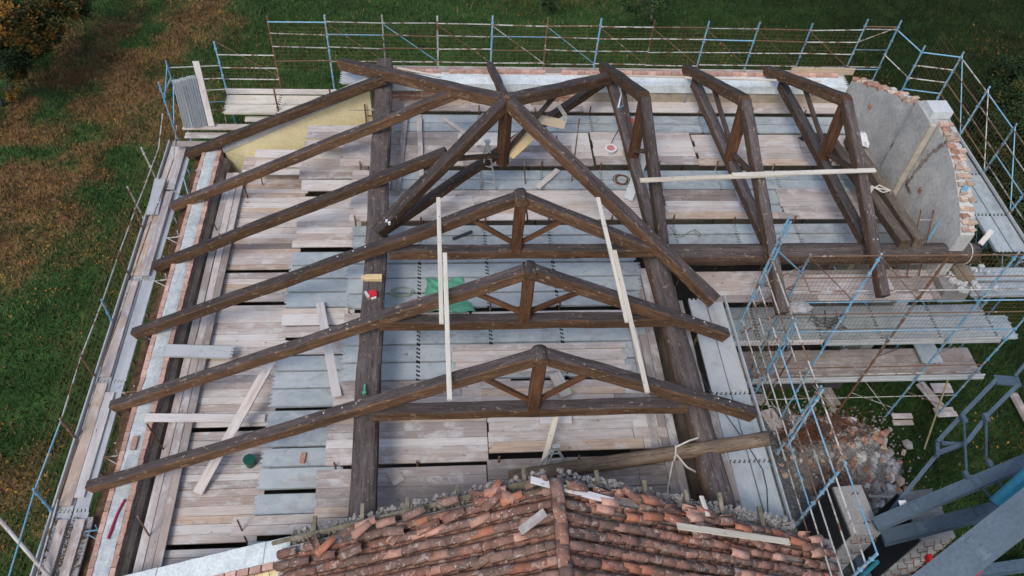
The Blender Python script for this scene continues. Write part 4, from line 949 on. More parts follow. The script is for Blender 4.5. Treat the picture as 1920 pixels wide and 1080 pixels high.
# right hand trusses
wt = [dict(ap=(1208, 184), b=(1131, 126), f=(1242, 458), zf=1.45, t0=(1143, 146), t1=(1230, 452), lab='leftmost of the three on the right, beside the orange bucket', kb=(1190, 268)),
      dict(ap=(1396, 190), b=(1286, 130), f=(1466, 588), zf=.85, t0=(1303, 156), t1=(1437, 452), lab='middle one on the right, under the overlapping white battens', kb=(1376, 268)),
      dict(ap=(1586, 190), b=(1438, 132), f=(1656, 556), zf=.95, t0=(1466, 160), t1=(1622, 452), lab='rightmost one, by the grey gable wall', kb=(1549, 272))]
for t in wt:
    a = pz(*t['ap'], ZR); b_ = pz(*t['b'], .85); f_ = pz(*t['f'], t['zf']); th = thing('roof_truss', 'dark timber truss, ' + t['lab'], 'roof truss', (a.x, a.y, 1.0), 'trusses over the right wing')
    timber('rafter', a + Vector((0, .05, 0)), b_, .28, .31, tm, th); timber('rafter', a + Vector((0, -.05, 0)), f_, .27, .31, M['timber_log'], th)
    q0, q1 = pz(*t['t0'], .98), pz(*t['t1'], 1.25); timber('tie_beam', q0, q1, .28, .29, M['timber_log'], th)
    kb = q0.lerp(q1, (q0.y - a.y) / (q0.y - q1.y)); kb.z += .12; kb = kb.lerp(Vector((a.x, a.y, kb.z)), .3)
    timber('king_post', kb, a + Vector((0, 0, .1)), .25, .27, M['timber_red'], th, up=(1, 0, 0))
    pb_ = a.lerp(b_, .46); pf = a.lerp(f_, .36); timber('brace', kb + Vector((0, .05, .3)), pb_ - Vector((0, 0, .1)), .11, .12, tm, th); timber('brace', kb + Vector((0, -.05, .25)), pf - Vector((0, 0, .1)), .12, .12, tm, th)
    for tt in (.62, .74):
        p = a.lerp(f_, tt); m = MB()
        for dx in (-.055, .055): m.tube(p + Vector((dx, .0, .13)), p + Vector((dx, .0, .17)), .024, 6)
        m.build('bolt_heads', M['steel_bright'], th)
# pair of loose beams and the loose log in front
for i, (s, e_) in enumerate((((1556, 262), (1697, 458)), ((1592, 262), (1724, 455)))):
    o = timber('loose_beam', pz(*s, .25), pz(*e_, 1.28), .30, .28, M['timber_grey'], None)
    tag(o, ('squared beam lying left in the roped pair beside the gable wall', 'squared beam lying right in the roped pair, closest to the gable wall')[i], 'beam', 'roped pair of loose beams')
m = MB()
p0, p1 = pz(1632, 362, 1.05), pz(1668, 362, 1.05)
for k in range(3): m.path([p0 + Vector((0, 0, -.15)), p0 + Vector((.08, .1 + .06 * k, .08)), p0.lerp(p1, .5) + Vector((0, .2 - .15 * k, .12)), p1 + Vector((0, .02, .08)), p1 + Vector((.06, 0, -.12))], .02, 5)
tag(m.build('lifting_sling', M['rope']), 'white lifting sling tied round the roped pair of beams', 'sling')
a, c_ = pz(955, 897, .22), pz(1440, 822, 1.30); o = timber('loose_log', a, c_, .32, .33, M['timber_tan'], None, round_=True)
tag(o, 'tan round log lying aslant in front of the front truss', 'log')
m = MB(); pc = a.lerp(c_, .64)
for k in range(14):
    t0_, t1_ = k / 14 * 6.283, (k + 1) / 14 * 6.283; m.tube(pc + Vector((.03 * math.cos(t0_), math.cos(t0_) * .17, math.sin(t0_) * .17)), pc + Vector((.03 * math.cos(t1_), math.cos(t1_) * .17, math.sin(t1_) * .17)), .02, 5)
m.path([pc + Vector((0, .05, .16)), pc + Vector((.3, .15, .25)), pc + Vector((.75, .35, .1)), pc + Vector((1.1, .3, -.3))], .022, 5); m.path([pc + Vector((0, -.1, .13)), pc + Vector((.25, -.3, -.1)), pc + Vector((.6, -.35, -.35))], .022, 5)
m.path([pc + Vector((-.02, -.1, -.1)), pc + Vector((-.15, -.6, -.5)), pc + Vector((-.2, -1.0, -.75))], .018, 5)
tag(m.build('lifting_sling', M['rope']), 'white sling hanging from the tan log in front', 'sling')

# white battens laid across the rafters
def on_rafter(x, y, Y): return py(x, y, Y)
z1 = (py(826, 430, TY[2]).z + py(831, 552, TY[1]).z) / 2 + .19
z2 = (py(838, 545, TY[1]).z + py(842, 705, TY[0]).z) / 2 + .20
z3 = (py(1133, 425, TY[2]).z + py(1160, 548, TY[1]).z) / 2 + .19
z4 = (py(1170, 555, TY[1]).z + py(1203, 702, TY[0]).z) / 2 + .20
for (s, e_, z, lab) in (((822, 371), (828, 607), z1, 'white batten on the left rafters, the farther one of the overlapping pair'), ((834, 475), (843, 750), z2, 'white batten on the left rafters, the nearer one of the overlapping pair'), ((1121, 371), (1176, 604), z3, 'white batten on the right rafters, the farther one of the overlapping pair'), ((1152, 470), (1214, 736), z4, 'white batten on the right rafters, the nearer one of the overlapping pair')):
    tag(free_board('batten', pz(*s, z), pz(*e_, z), .105, .05, M['batten']), lab, 'batten', 'white battens spacing the rafters')
def wz(x, y, t):   # height of the front rafter of a wing truss under a photo point
    a = pz(*t['ap'], ZR); f_ = pz(*t['f'], t['zf']); best = min((abs(proj(a.lerp(f_, k / 50))[1] - y), k) for k in range(51)); return a.lerp(f_, best[1] / 50).z
zb = wz(1400, 328, wt[1]) + .2
for (s, e_, z, lab) in (((1200, 338), (1476, 327), zb, 'white batten across the right hand trusses, the left one of the two'), ((1373, 328), (1641, 319), zb + .05, 'white batten across the right hand trusses, ending by the gable wall')):
    tag(free_board('batten', pz(*s, z), pz(*e_, z), .13, .05, M['batten']), lab, 'batten', 'white battens spacing the rafters')
for (s, e_, lab) in (((1106, 140), (1292, 145), 'thin white batten over the back wall, the left one'), ((1285, 146), (1540, 152), 'thin white batten over the back wall, the right one')):
    tag(free_board('batten', pz(*s, 1.25), pz(*e_, 1.25), .05, .05, M['batten']), lab, 'batten', 'white battens spacing the rafters')
a, c_ = pz(745, 127, .85), pz(825, 143, .8); tag(free_board('batten', a, c_, .05, .04, M['batten']), 'short pale batten lying on the back wall behind the hip rafter', 'batten')

# ================================================================== TILED ROOF IN FRONT
RT = Vector((1.88, 6.15, 3.62)); SL, SR = .475, .50
tr_ = thing('tiled_roof', 'remaining old clay tile roof in the foreground with mossy ridge', 'roof', (1.88, 4.8, 1.0))
dirL = Vector((-1, 0, -SL)).normalized(); dirR = Vector((1, 0, -SR)).normalized()
for (d, ln) in ((dirL, 5.6), (dirR, 6.9)):
    m = MB(); a = RT - Vector((0, 0, .14)); m.quad(a, a + d * ln, a + d * ln + Vector((0, -5, 0)), a + Vector((0, -5, 0)))
    k = len(m.v); lo = Vector((0, 0, -.12)); m.quad(a + lo, a + d * ln + lo, a + d * ln, a); m.quad(a + d * ln, a + d * ln + lo, a + d * ln + lo + Vector((0, -5, 0)), a + d * ln + Vector((0, -5, 0)))
    m.build('roof_boarding', M['board_dark'], tr_)
def coppo(r0_=.088, r1_=.070, L=.42, inv=False, th=.014, n=7):
    V = []; F = []
    for s, r in ((0, r0_), (1, r1_)):
        for t_, rr in ((0, r), (1, r - th)):
            for i in range(n + 1):
                a_ = math.pi * i / n; zz = math.sin(a_) * rr * .95; V.append((-L/2 + L * s, math.cos(a_) * rr, -zz if inv else zz))
    q = n + 1
    for i in range(n):
        F += [(i, i + 1, 2*q + i + 1, 2*q + i), (q + i, 3*q + i, 3*q + i + 1, q + i + 1), (i, q + i, q + i + 1, i + 1), (2*q + i, 2*q + i + 1, 3*q + i + 1, 3*q + i)]
    F += [(0, 2*q, 3*q, q), (n, q + n, 3*q + n, 2*q + n)]
    return V, F
tile_meshes = []
for i in range(6):
    V, F = coppo(U(.088, .10), U(.072, .08), U(.40, .45)); V = [(x + U(-.004, .004), y * U(.98, 1.02), z * U(.97, 1.03)) for x, y, z in V]; me = mesh('tile', V, F, M['tile'], True); tile_meshes.append(me)
loose_meshes = []
for i in range(6):
    V, F = coppo(U(.088, .10), U(.072, .08), U(.34, .45), n=6); loose_meshes.append(mesh('loose_tile', V, F, M['tile_pale' if i % 2 else 'tile_red'], True))
pan = MB()
place_list = []
for side, d, ln in ((0, dirL, 5.45), (1, dirR, 6.7)):
    nrm = Vector((0, 1, 0)).cross(d) if side == 1 else d.cross(Vector((0, 1, 0)));
    if nrm.z < 0: nrm = -nrm
    row = 0; y = RT.y - .16
    while y > 3.6:
        s = .22 + U(-.05, .05)
        while s < ln:
            wv = .02 * mnoise.noise(Vector((s * .7, y * 2, side))); yj = y + .035 * mnoise.noise(Vector((s * .9, y * 3, 5 + side)))
            c0 = Vector((RT.x, yj, RT.z)) + d * s + nrm * (-.045 + wv + U(-.008, .008))
            sg = proj(c0)
            if -60 < sg[0] < 1980 and sg[1] < 1130:
                ex = (row == 0 and R_() < .35) or (row == 1 and R_() < .12 + (.25 if side and s > 3 else 0)) or (side and s > 4.2 and row < 3 and R_() < .35)
                if not ex: place_list.append((c0, d, nrm, sg[1]))
                F3 = Matrix((-d, nrm.cross(-d), nrm)).transposed(); pp = c0 + Vector((0, -.118, 0)) - nrm * .01
                V, F = coppo(.085, .075, .34, True, .012, 5); k = len(pan.v); pan.v += [pp + F3 @ Vector(v) for v in V]; pan.f += [tuple(i + k for i in f) for f in F]
            s += U(.27, .32)
        y -= U(.225, .245); row += 1
tag(pan.build('pan_tiles', M['tile'], tr_, True), kind='stuff')
place_list.sort(key=lambda t: (t[3] > 1085, t[3]))
rest = MB()
for i, (c0, d, nrm, _) in enumerate(place_list):
    rz = U(-.06, .06) + (U(-.3, .3) if R_() < .04 else 0)
    Mx = Matrix((-d, nrm.cross(-d), nrm)).transposed().to_4x4(); MM = Matrix.Translation(c0) @ Mx @ Matrix.Rotation(rz, 4, 'Z') @ Matrix.Rotation(-.05, 4, 'Y')
    if i < 270: place('tile', random.choice(tile_meshes if R_() > .10 else loose_meshes), MM, tr_)
    else:
        V, F = coppo(.092, .076, .42); k = len(rest.v); rest.v += [MM @ Vector(v) for v in V]; rest.f += [tuple(j + k for j in f) for f in F]
if rest.v: tag(rest.build('cover_tiles', M['tile'], tr_, True), kind='stuff')
# ridge
y = RT.y - .25
while y > 3.4:
    V, F = coppo(.125, .105, .44, n=8); me = mesh('ridge_tile', V, F, M['tile'], True)
    place('ridge_tile', me, Matrix.Translation((RT.x + U(-.015, .015), y, RT.z + .03)) @ Matrix.Rotation(-math.pi / 2 + U(-.05, .05), 4, 'Z') @ Matrix.Rotation(-.06, 4, 'Y'), tr_); y -= .36
# loose tiles heaped on the broken edge
labs = ('loose clay tile lying askew on the torn roof edge left of the ridge', 'loose clay tile lying askew on the torn roof edge right of the ridge')
for i in range(66):
    side = 1 if R_() < .6 else 0; d = dirR if side else dirL; nrm = Vector((SR if side else -SL, 0, 1)).normalized()
    s = U(.2, 6.5 if side else 5.2); yy = RT.y - abs(random.gauss(0, .22)) - (.0 if not side else .04) + .05
    if side and s > 3.4: yy -= U(0, .45)
    c0 = Vector((RT.x, yy, RT.z)) + d * s + nrm * U(.055, .11)
    inv = R_() < .3
    base = Matrix((-d, nrm.cross(-d), nrm)).transposed().to_4x4()
    ang = U(-.22, .22) if R_() < .84 else U(-1.3, 1.3)
    o = place('loose_tile', random.choice(tile_meshes if R_() < .5 else loose_meshes), Matrix.Translation(c0) @ base @ Matrix.Rotation(ang, 4, 'Z') @ (Matrix.Rotation(math.pi, 4, 'X') if inv else Matrix()), None)
    tag(o, labs[side], 'roof tile', 'loose tiles heaped on the roof edge ' + ('right' if side else 'left') + ' of the ridge')
# gable edge: mossy batten, rubble and stub ends
m = MB(); 
for d, ln in ((dirL, 5.5),):
    for i in range(14): a = RT + d * (ln * i / 14 + .3) + Vector((0, .12, -.10 + U(-.01, .01))); c_ = RT + d * (ln * (i + 1) / 14 + .3) + Vector((0, .12, -.10)); m.tube(a, c_, .05, 6)
m.build('edge_batten', M['moss_wood'], tr_)
m = MB()
for d, ln in ((dirL, 5.4), (dirR, 6.0)):
    for i in range(700):
        s = U(.1, ln); p = RT + d * s + Vector((0, U(.10, .36), -.27 + U(-.10, .05))); q = U(.02, .075) * (1.3 if i % 9 == 0 else 1); m.box(p, (q, q * U(.6, 1.2), q * U(.5, 1)), Matrix.Rotation(U(0, 3), 3, 'Z') @ Matrix.Rotation(U(0, 3), 3, 'X'))
tag(m.build('mortar_rubble', M['stone'], tr_), kind='stuff')
for s, side in ((4.9, 0), (3.85, 0), (2.9, 0), (1.85, 0), (.55, 0), (.95, 1), (2.05, 1), (3.05, 1), (3.95, 1), (5.0, 1)):
    d = dirR if side else dirL; p = RT + d * s + Vector((0, .32, -.22)); timber('batten_stub', p + Vector((0, -.35, 0)), p + Vector((0, U(.08, .2), U(.0, .12))), .08, .09, M['moss_wood'], tr_)
# wall under the tiled roof
w = thing('masonry_wall', 'torn cross wall carrying the tiled roof, with a mortared sloping top at the left', 'wall', (0, 6.4, GZ))
m = MB()
def gabl(m, y0, y1, x0, x1, dz):
    for xa, xb in ((x0, RT.x), (RT.x, x1)):
        f = lambda x: RT.z + dz - (SL * (RT.x - x) if x < RT.x else SR * (x - RT.x)); wedge(m, xa, xb, y0, y1, GZ, f(xa), f(xb))
gabl(m, 6.15, 6.42, -3.3, 7.2, -.42); m.build('wall_body', M['old_wall'], w)
m = MB(); wedge(m, -7.2, -3.05, 5.2, 6.42, GZ, RT.z - .42 - SL * 9.08 - .1, RT.z - .42 - SL * 4.93 - .1); m.build('yellow_face', M['yellow'], w)
m = MB(); 
for i in range(16):
    xa, xb = -7.3 + 4.25 * i / 16, -7.3 + 4.25 * (i + 1) / 16; fa, fb = (RT.z - .35 - SL * (RT.x - v) + U(-.01, .02) for v in (xa, xb)); wedge(m, xa, xb, 6.0, 6.45, fa - .2, fa, fb)
m.build('mortar_coping', M['mortar'], w)
for i in range(16):
    x = -7.2 + i * .26; z = RT.z - .36 - SL * (RT.x - x - .12); o = brick(w, (x + .12, 5.92, z - .03), (.25, .12, .12), M['brick_new']); o.rotation_mode = 'QUATERNION'; o.rotation_quaternion = Matrix.Rotation(-math.atan(SL), 3, 'Y').to_quaternion()
m = MB()
for i in range(14): x = -7.1 + i * .3; z = RT.z - .40 - SL * (RT.x - x); m.tube((x, 6.0, z), (x + .35, 5.0, z - .05), .006, 4)
for j in range(4): m.tube((-7.2, 5.85 - j * .25, RT.z - .38 - SL * 9.05), (-3.1, 5.85 - j * .25, RT.z - .38 - SL * 4.95), .006, 4)
m.build('wire_mesh', M['dark_steel'], w)
# boards on the tile roof
def slope_pt(x, y, h=.12):
    """point of the tiled roof surface under a photo point"""
    side = x > 1045; n_ = Vector((SR if side else -SL, 0, 1)).normalized(); d = ray(x, y); t = (RT + n_ * h - CAMP).dot(n_) / d.dot(n_); return CAMP + d * t, n_
for (s, e_, w_, mt, lab) in (((995, 899), (1151, 940), .13, 'board_pale', 'pale board lying over the torn tile edge right of the ridge'), ((1270, 986), (1480, 1016), .13, 'batten', 'clean white board lying on the right slope of the tiled roof'), ((1315, 930), (1328, 968), .10, 'batten', 'short white offcut on the heaped tiles at the right'), ((975, 996), (1022, 960), .16, 'board_dark', 'dark broken board on the tiles left of the ridge')):
    p, n_ = slope_pt(s[0] + (60 if s[0] < 1045 < e_[0] else 0), s[1], .16); q, n_ = slope_pt(*e_, .16)
    if s[0] < 1000 < e_[0] and e_[0] > 1045: p = pz(s[0], s[1], RT.z + .12)
    tag(free_board('loose_board', p, q, w_, .03, M[mt], None, up=n_), lab, 'board')

# ================================================================== SMALL THINGS
def box_thing(name, label, cat, c, d, mat, rz=0, parts=()):
    m = MB(); m.box((0, 0, d[2] / 2), d)
    if not parts:
        o = place(name, mesh(name, m.v, m.f, mat), Matrix.Translation(c) @ Matrix.Rotation(rz, 4, 'Z')); return tag(o, label, cat)
# loose boards on the decks
for (s, e_, z, zz, w_, mt, lab) in (((600, 568), (632, 743), -.9, .10, .22, 'board_pale', 'pale plank laid slantwise from the left steel decks towards the front truss'), ((508, 678), (370, 925), -.85, -1.85, .25, 'board_pale', 'long pale plank laid aslant from the middle step to the low deck at the left'), ((272, 783), (497, 784), -1.6, -1.88, .23, 'board_pale', 'pale plank bridging from the left wall top to the low deck'),
        ((1046, 770), (1018, 872), 1.0, .1, .13, 'batten', 'white batten standing aslant in front of the front truss'), ((763, 195), (745, 360), .15, .15, .16, 'board', 'narrow board lying along the back deck right of the left log'), ((786, 220), (790, 330), .15, .15, .15, 'board', 'short board lying beside the narrow one on the back deck'), ((831, 220), (872, 250), .08, .08, .12, 'board_pale', 'thin pale board aslant on the steel decks near the back'),
        ((1008, 352), (1046, 318), .1, .1, .17, 'board_pale', 'chunky timber offcut by the dark gap right of the stepladder'), ((1040, 700), (1063, 742), .15, .15, .3, 'batten', 'white board piece lying under the front truss')):
    tag(free_board('loose_board', pz(*s, z), pz(*e_, zz), w_, .04, M[mt]), lab, 'board')
o = free_board('steel_plank', pz(308, 656, -1.58), pz(436, 660, -1.62), .40, .05, M['steel_bright'], None, kind='steel'); tag(o, 'single bright steel plank bridging from the left wall to the deck', 'scaffold plank')
# formwork board under the valley rafter
a, c_ = pz(950, 289, 1.45), pz(1000, 243, 1.55); tag(free_board('form_panel', a, c_, .50, .03, M['yellow_board'], None, up=(0, -.2, 1)), 'yellow shuttering panel tilted below the valley rafter', 'panel')
a, c_ = pz(1006, 222, 1.62), pz(1060, 234, 1.62); tag(free_board('form_panel', a, c_, .36, .03, M['tan_board'], None, up=(0, -.1, 1)), 'tan panel sticking out right of the valley rafter beside the yellow one', 'panel')
a, c_ = pz(1178, 374, .1), pz(1210, 284, 1.3); tag(free_board('grey_board', a, c_, .32, .03, M['mortar'], None, up=(-1, -.6, .6)), 'grey board leaning against the leftmost right hand truss', 'board')
m = MB(); m.box((0, 0, .08), (.75, .42, .16)); c_ = pz(1040, 785, 0.05); o = place('timber_block', mesh('timber_block', m.v, m.f, M['board_pale']), Matrix.Translation(c_)); tag(o, 'pale wooden block in front of the front truss tie beam', 'block')
box_thing('brick', 'single red brick lying on the steel deck at the left', 'brick', pz(568, 860, -.99), (.12, .25, .06), M['brick'], -.1)
box_thing('brick', 'single red brick lying on the mortar top of the left wall', 'brick', pz(253, 832, -1.66), (.13, .36, .07), M['brick_new'], .0)
box_thing('wood_offcut', 'square wooden offcut lying on the planks near the torn roof edge', 'offcut', pz(742, 895, .02), (.27, .33, .03), M['board_pale'], .55)
bt = thing('box', 'red and white carton standing on the left log', 'carton', pz(697, 556, 1.13)); c_ = pz(697, 556, 1.12)
m = MB(); m.box(c_ + Vector((.03, 0, .07)), (.17, .18, .14), Matrix.Rotation(.3, 3, 'Z')); m.build('carton', M['red'], bt); m = MB(); m.box(c_ + Vector((.05, -.08, .06)), (.13, .07, .06), Matrix.Rotation(.3, 3, 'Z')); m.build('printed_band', M['white'], bt); m = MB(); m.box(c_ + Vector((-.10, -.01, .06)), (.05, .2, .11), Matrix.Rotation(.5, 3, 'Z')); m.build('flap', M['board'], bt)
c_ = pz(700, 521, 1.14); m = MB(); m.box(c_, (.42, .16, .1)); m.box(c_ + Vector((-.24, .03, -.03)), (.12, .1, .08)); tag(m.build('wood_block', M['yellow_board']), 'light yellow wood block wedged on top of the left log', 'block')
c_ = pz(683, 738, 1.16); m = MB(); m.tube(c_, c_ + Vector((0, 0, .05)), .05, 8); m.box(c_ + Vector((0, .12, .03)), (.04, .18, .03)); tag(m.build('tape_reel', M['green']), 'small green and yellow tape tool on the left log by the front truss', 'tool')
m = MB(); c_ = pz(471, 871, -2.0); m.tube(c_, c_ + Vector((0, 0, .28)), .12, 14, .15); bk_ = m.build('bucket', M['dkgreen'], None); tag(bk_, 'dark green bucket standing on the low planks by the step', 'bucket')
# green sheet
m = MB(); nx = 10; 
a, b_, c_, d_ = pz(798, 525, .02), pz(868, 523, .02), pz(885, 583, .02), pz(800, 588, .02)
for j in range(nx + 1):
    for i in range(nx + 1):
        u_, v_ = i / nx, j / nx; p = a.lerp(b_, u_).lerp(d_.lerp(c_, u_), v_) + Vector((.22 * mnoise.noise(Vector((u_ * 2, v_ * 2.5, 7))), .16 * mnoise.noise(Vector((u_ * 2.5, v_ * 2, 17))), 0)); m.v.append(p + Vector((U(-.02, .02), U(-.02, .02), .03 + .12 * abs(mnoise.noise(Vector((u_ * 3, v_ * 4, 2)))))))
for j in range(nx):
    for i in range(nx):
        if 3 <= j <= 5 and i > 3: continue
        q = j * (nx + 1) + i; m.f.append((q, q + nx + 1, q + nx + 2, q + 1))
o = m.build('sheet', M['green']); tag(o, 'crumpled green plastic sheet on the steel decks behind the middle truss', 'sheet'); md = o.modifiers.new('t', 'SOLIDIFY'); md.thickness = .01
def coil(label, c0, r, turns, mat, name='coil', rr=.012, sy=1.0, cat='cable'):
    m = MB(); pts = []
    for k in range(turns * 12 + 1): t = k / 12 * 2 * math.pi; q = r * (1 + .12 * math.sin(t * .37)); pts.append(c0 + Vector((math.cos(t) * q + .04 * math.sin(t * .2), math.sin(t) * q * sy, .02 + .004 * (k / 12))))
    m.path(pts, rr, 5); return tag(m.build(name, mat), label, cat)
coil('coil of dark cable on the back deck by the grey board', pz(1165, 338, 0.0), .2, 4, M['rust'])
coil('pale green strap looped on the steel decks beside the left log', pz(752, 548, 0.02), .28, 2, mat_plain('strap_green', (0.25, .30, .24)), 'strap', .018, .5, 'strap')
m = MB(); m.path([pz(x, y, .04) for x, y in ((1256, 424), (1265, 437), (1278, 444), (1290, 436), (1303, 430), (1316, 440), (1310, 443), (1300, 431))], .014, 5); tag(m.build('rope', mat_plain('rope_green', (.22, .27, .2))), 'thin green rope loop on the steel decks behind the crosswise log', 'rope')
m = MB(); m.path([pz(x, y, -1.64) for x, y in ((203, 1010), (212, 985), (222, 960), (234, 937))], .035, 6); tag(m.build('pipe_offcut', M['magenta']), 'crimson tube lying on the mortar of the left wall', 'tube')
a, c_ = pz(849, 448, .05), pz(885, 434, .05); o = free_board('metal_angle', a, c_, .09, .03, M['dark_steel']); tag(o, 'short black metal bar on the steel decks behind the third truss', 'bar')
# stepladder
def ladder(label, tp, legs, rungs_pairs, mat, name='stepladder', r=.022):
    t = thing(name, label, 'ladder', legs[0]); 
    for L in legs: pipe('stile', L, tp + (L - tp) * .02 + Vector(((L.x - tp.x) * .06, 0, 0)), mat, t, r=r)
    for (i, j, n_) in rungs_pairs:
        for k in range(1, n_): f = k / n_; pipe('rung', legs[i].lerp(tp, f), legs[j].lerp(tp, f * .97), mat, t, r=.013)
    m = MB(); m.box(tp + Vector((0, 0, .02)), (.16, .10, .05)); m.build('ladder_head', mat, t); return t
tp = pz(914, 266, 2.0); ladder('grey aluminium stepladder standing under the diagonal truss', tp, [pz(900, 352, .02), pz(930, 356, .02), pz(893, 330, .02), pz(925, 325, .02)], ((0, 1, 6), (2, 3, 4)), M['steel_bright'])
tp = pz(1042, 838, .9); ladder('small blue grey trestle behind the torn tile edge', tp, [pz(1020, 888, .02), pz(1068, 880, .02), pz(1005, 880, .02), pz(1058, 868, .02)], ((0, 1, 4), (2, 3, 3)), M['steel'])
# red rusty ladder frame by the gable wall
t = thing('frame_ladder', 'rust red ladder frame passing behind the crosswise log by the gable wall', 'ladder', pz(1735, 470, -1)); a0, a1, b0, b1 = pz(1700, 520, .0), pz(1727, 393, 1.4), pz(1722, 520, .0), pz(1751, 393, 1.4)
pipe('stile', a0, a1, M['rust'], t, r=.018); pipe('stile', b0, b1, M['rust'], t, r=.018)
for k in (.2, .55, .85): pipe('rung', a0.lerp(a1, k), b0.lerp(b1, k), ZN, t, r=.013)
# orange bucket, float, broom and basin near the wing truss
m = MB(); c_ = pz(1180, 230, 1.05); m.tube(c_ - Vector((0, 0, .12)), c_ + Vector((0, 0, .10)), .10, 14, .13); tag(m.build('bucket', M['orange']), 'orange bucket beside the leftmost right hand truss', 'bucket')
t = thing('broom', 'long handled broom leaning on the leftmost right hand truss', 'broom', pz(1146, 268, .1)); pipe('handle', pz(1146, 268, .1), pz(1170, 225, 1.1), M['dark_steel'], t, r=.014); free_board('broom_head', pz(1168, 228, 1.05), pz(1177, 205, 1.25), .10, .05, M['tan_board'], t)
t = thing('spirit_level', 'white folding angle tool lying on the tie of the leftmost right hand truss', 'tool', pz(1163, 190, 1.2)); free_board('long_arm', pz(1167, 168, 1.25), pz(1159, 202, 1.2), .05, .03, M['white'], t); free_board('short_arm', pz(1159, 203, 1.2), pz(1174, 195, 1.22), .04, .03, M['blue_clean'], t)
t = thing('basin', 'translucent basin with red content on the back deck', 'basin', pz(1144, 284, .1)); c_ = pz(1144, 284, .1); m = MB(); m.tube(c_, c_ + Vector((0, 0, .14)), .15, 16, .19); m.build('tub', M['white'], t); m = MB(); m.tube(c_ + Vector((0, 0, .141)), c_ + Vector((0, 0, .15)), .13, 16); m.build('content', mat_plain('pink_content', (.55, .22, .2)), t)
box_thing('cardboard_box', 'small brown cardboard box beside the tie of the leftmost right hand truss', 'box', pz(1175, 290, .1), (.2, .24, .2), M['tan_board'], .3)
# plastic bag and rubble by the gable wall
def lump(name, c0, r, mat, label, cat, sx=1, sy=1, sz=.6, sub=3):
    bm = bmesh.new(); bmesh.ops.create_icosphere(bm, subdivisions=sub, radius=1)
    sd_ = Vector((U(0, 50), U(0, 50), U(0, 50)))
    for v in bm.verts:
        n_ = mnoise.noise(v.co * 1.6 + sd_) * .45 + mnoise.noise(v.co * 4 + sd_) * .22; v.co *= (1 + n_); v.co = Vector((v.co.x * r * sx, v.co.y * r * sy, max(-.3, v.co.z) * r * sz))
    me = bpy.data.meshes.new(name); bm.to_mesh(me); bm.free(); me.materials.append(mat); o = place(name, me, Matrix.Translation(c0)); return tag(o, label, cat)
lump('plastic_bag', pz(1627, 262, .2), .36, M['white'], 'crumpled white plastic bag lying at the foot of the gable wall', 'bag')
lump('plaster_lump', pz(1640, 285, .15), .13, M['rock'], 'pale lump of plaster beside the white bag', 'rubble')
lump('plastic_bag', pz(1528, 258, .15), .2, M['dark_steel'], 'black cloth heap behind the tie of the rightmost truss', 'cloth', sx=2.2)
lump('tarp_bundle', pz(1500, 575, .1), .2, mat_plain('grey_cloth', (.3, .3, .3)), 'grey cloth lying on the planks behind the wire mesh', 'cloth', 1.5)
m = MB()
for i in range(26): a = pz(U(1535, 1575), U(590, 618), -1.98); m.path([a, a + Vector((U(-.3, .3), U(-.3, .3), U(.02, .2))), a + Vector((U(-.5, .5), U(-.3, .3), U(0, .15)))], .008, 4)
tag(m.build('wire_tangle', M['dark_steel']), 'tangle of dark wire on the steel gangway of the front scaffold', 'wire', kind='stuff')
a, c_ = pz(1838, 458, 1.2), pz(1860, 432, 1.4); tag(free_board('paddle', a, c_, .14, .04, M['board_pale']), 'small pale board end sticking up beside the right log end', 'board')
# ropes hanging near the diagonal tie
m = MB(); c0 = pz(1048, 205, 1.25)
for k in range(3): m.path([c0 + Vector((.05 * k, .15, -.05)), c0 + Vector((.05 * k - .1, 0, .18)), c0 + Vector((.05 * k + .12, -.2, -.05)), c0 + Vector((.05 * k + .1, -.25, -.5))], .016, 5)
tag(m.build('rope', M['rope']), 'cream rope looped over the low diagonal tie', 'rope')
m = MB(); c0 = pz(905, 212, 1.3); m.path([c0, c0 + Vector((-.08, -.05, -.4)), c0 + Vector((.02, 0, -.7)), c0 + Vector((-.2, -.2, -1.1))], .02, 5); tag(m.build('rope', M['rope']), 'cream rope hanging beside the diagonal rafter', 'rope')

# ------------------------------------------------------------------ rubble heap on the ground
hp_ = thing('rubble_heap', 'heap of broken bricks, stones and mortar on the ground beside the front scaffold', 'rubble', (12.6, 11.2, GZ))
def heap_h(x, y):
    d = math.hypot((x - 12.5) / 1.9, (y - 11.3) / 1.7); return max(0, 1 - d) ** .8 * .75
m = MB(); nn = 34
for j in range(nn + 1):
    for i in range(nn + 1): x, y = 10.2 + 4.6 * i / nn, 9.2 + 4.2 * j / nn; m.v.append(Vector((x, y, GZ + .02 - .35 * max(0, math.hypot((x - 12.5) / 1.9, (y - 11.3) / 1.7) - .92 + .25 * mnoise.noise(Vector((x * 1.3, y * 1.3, 3)))) * 3 + heap_h(x, y) * .9 + .05 * mnoise.noise(Vector((x * 3, y * 3, 0))))))
for j in range(nn):
    for i in range(nn): q = j * (nn + 1) + i; m.f.append((q, q + 1, q + nn + 2, q + nn + 1))
m.build('earth', mat_stone('rubble_dust', (.10, .09, .085), (.19, .175, .16), (.28, .26, .24), 5.0, bump=1.0), hp_)
stones = []
for i in range(10):
    bm = bmesh.new(); bmesh.ops.create_icosphere(bm, subdivisions=1, radius=1)
    for v in bm.verts: v.co = Vector((v.co.x * U(.7, 1.2), v.co.y * U(.6, 1.1), v.co.z * U(.4, .9)))
    me = bpy.data.meshes.new('stone'); bm.to_mesh(me); bm.free(); me.materials.append([M['stone'], M['rock'], M['brick'], M['stone'], M['brick_old'], M['stone'], M['rock'], M['brick_old'], M['brick'], M['stone']][i]); stones.append(me)
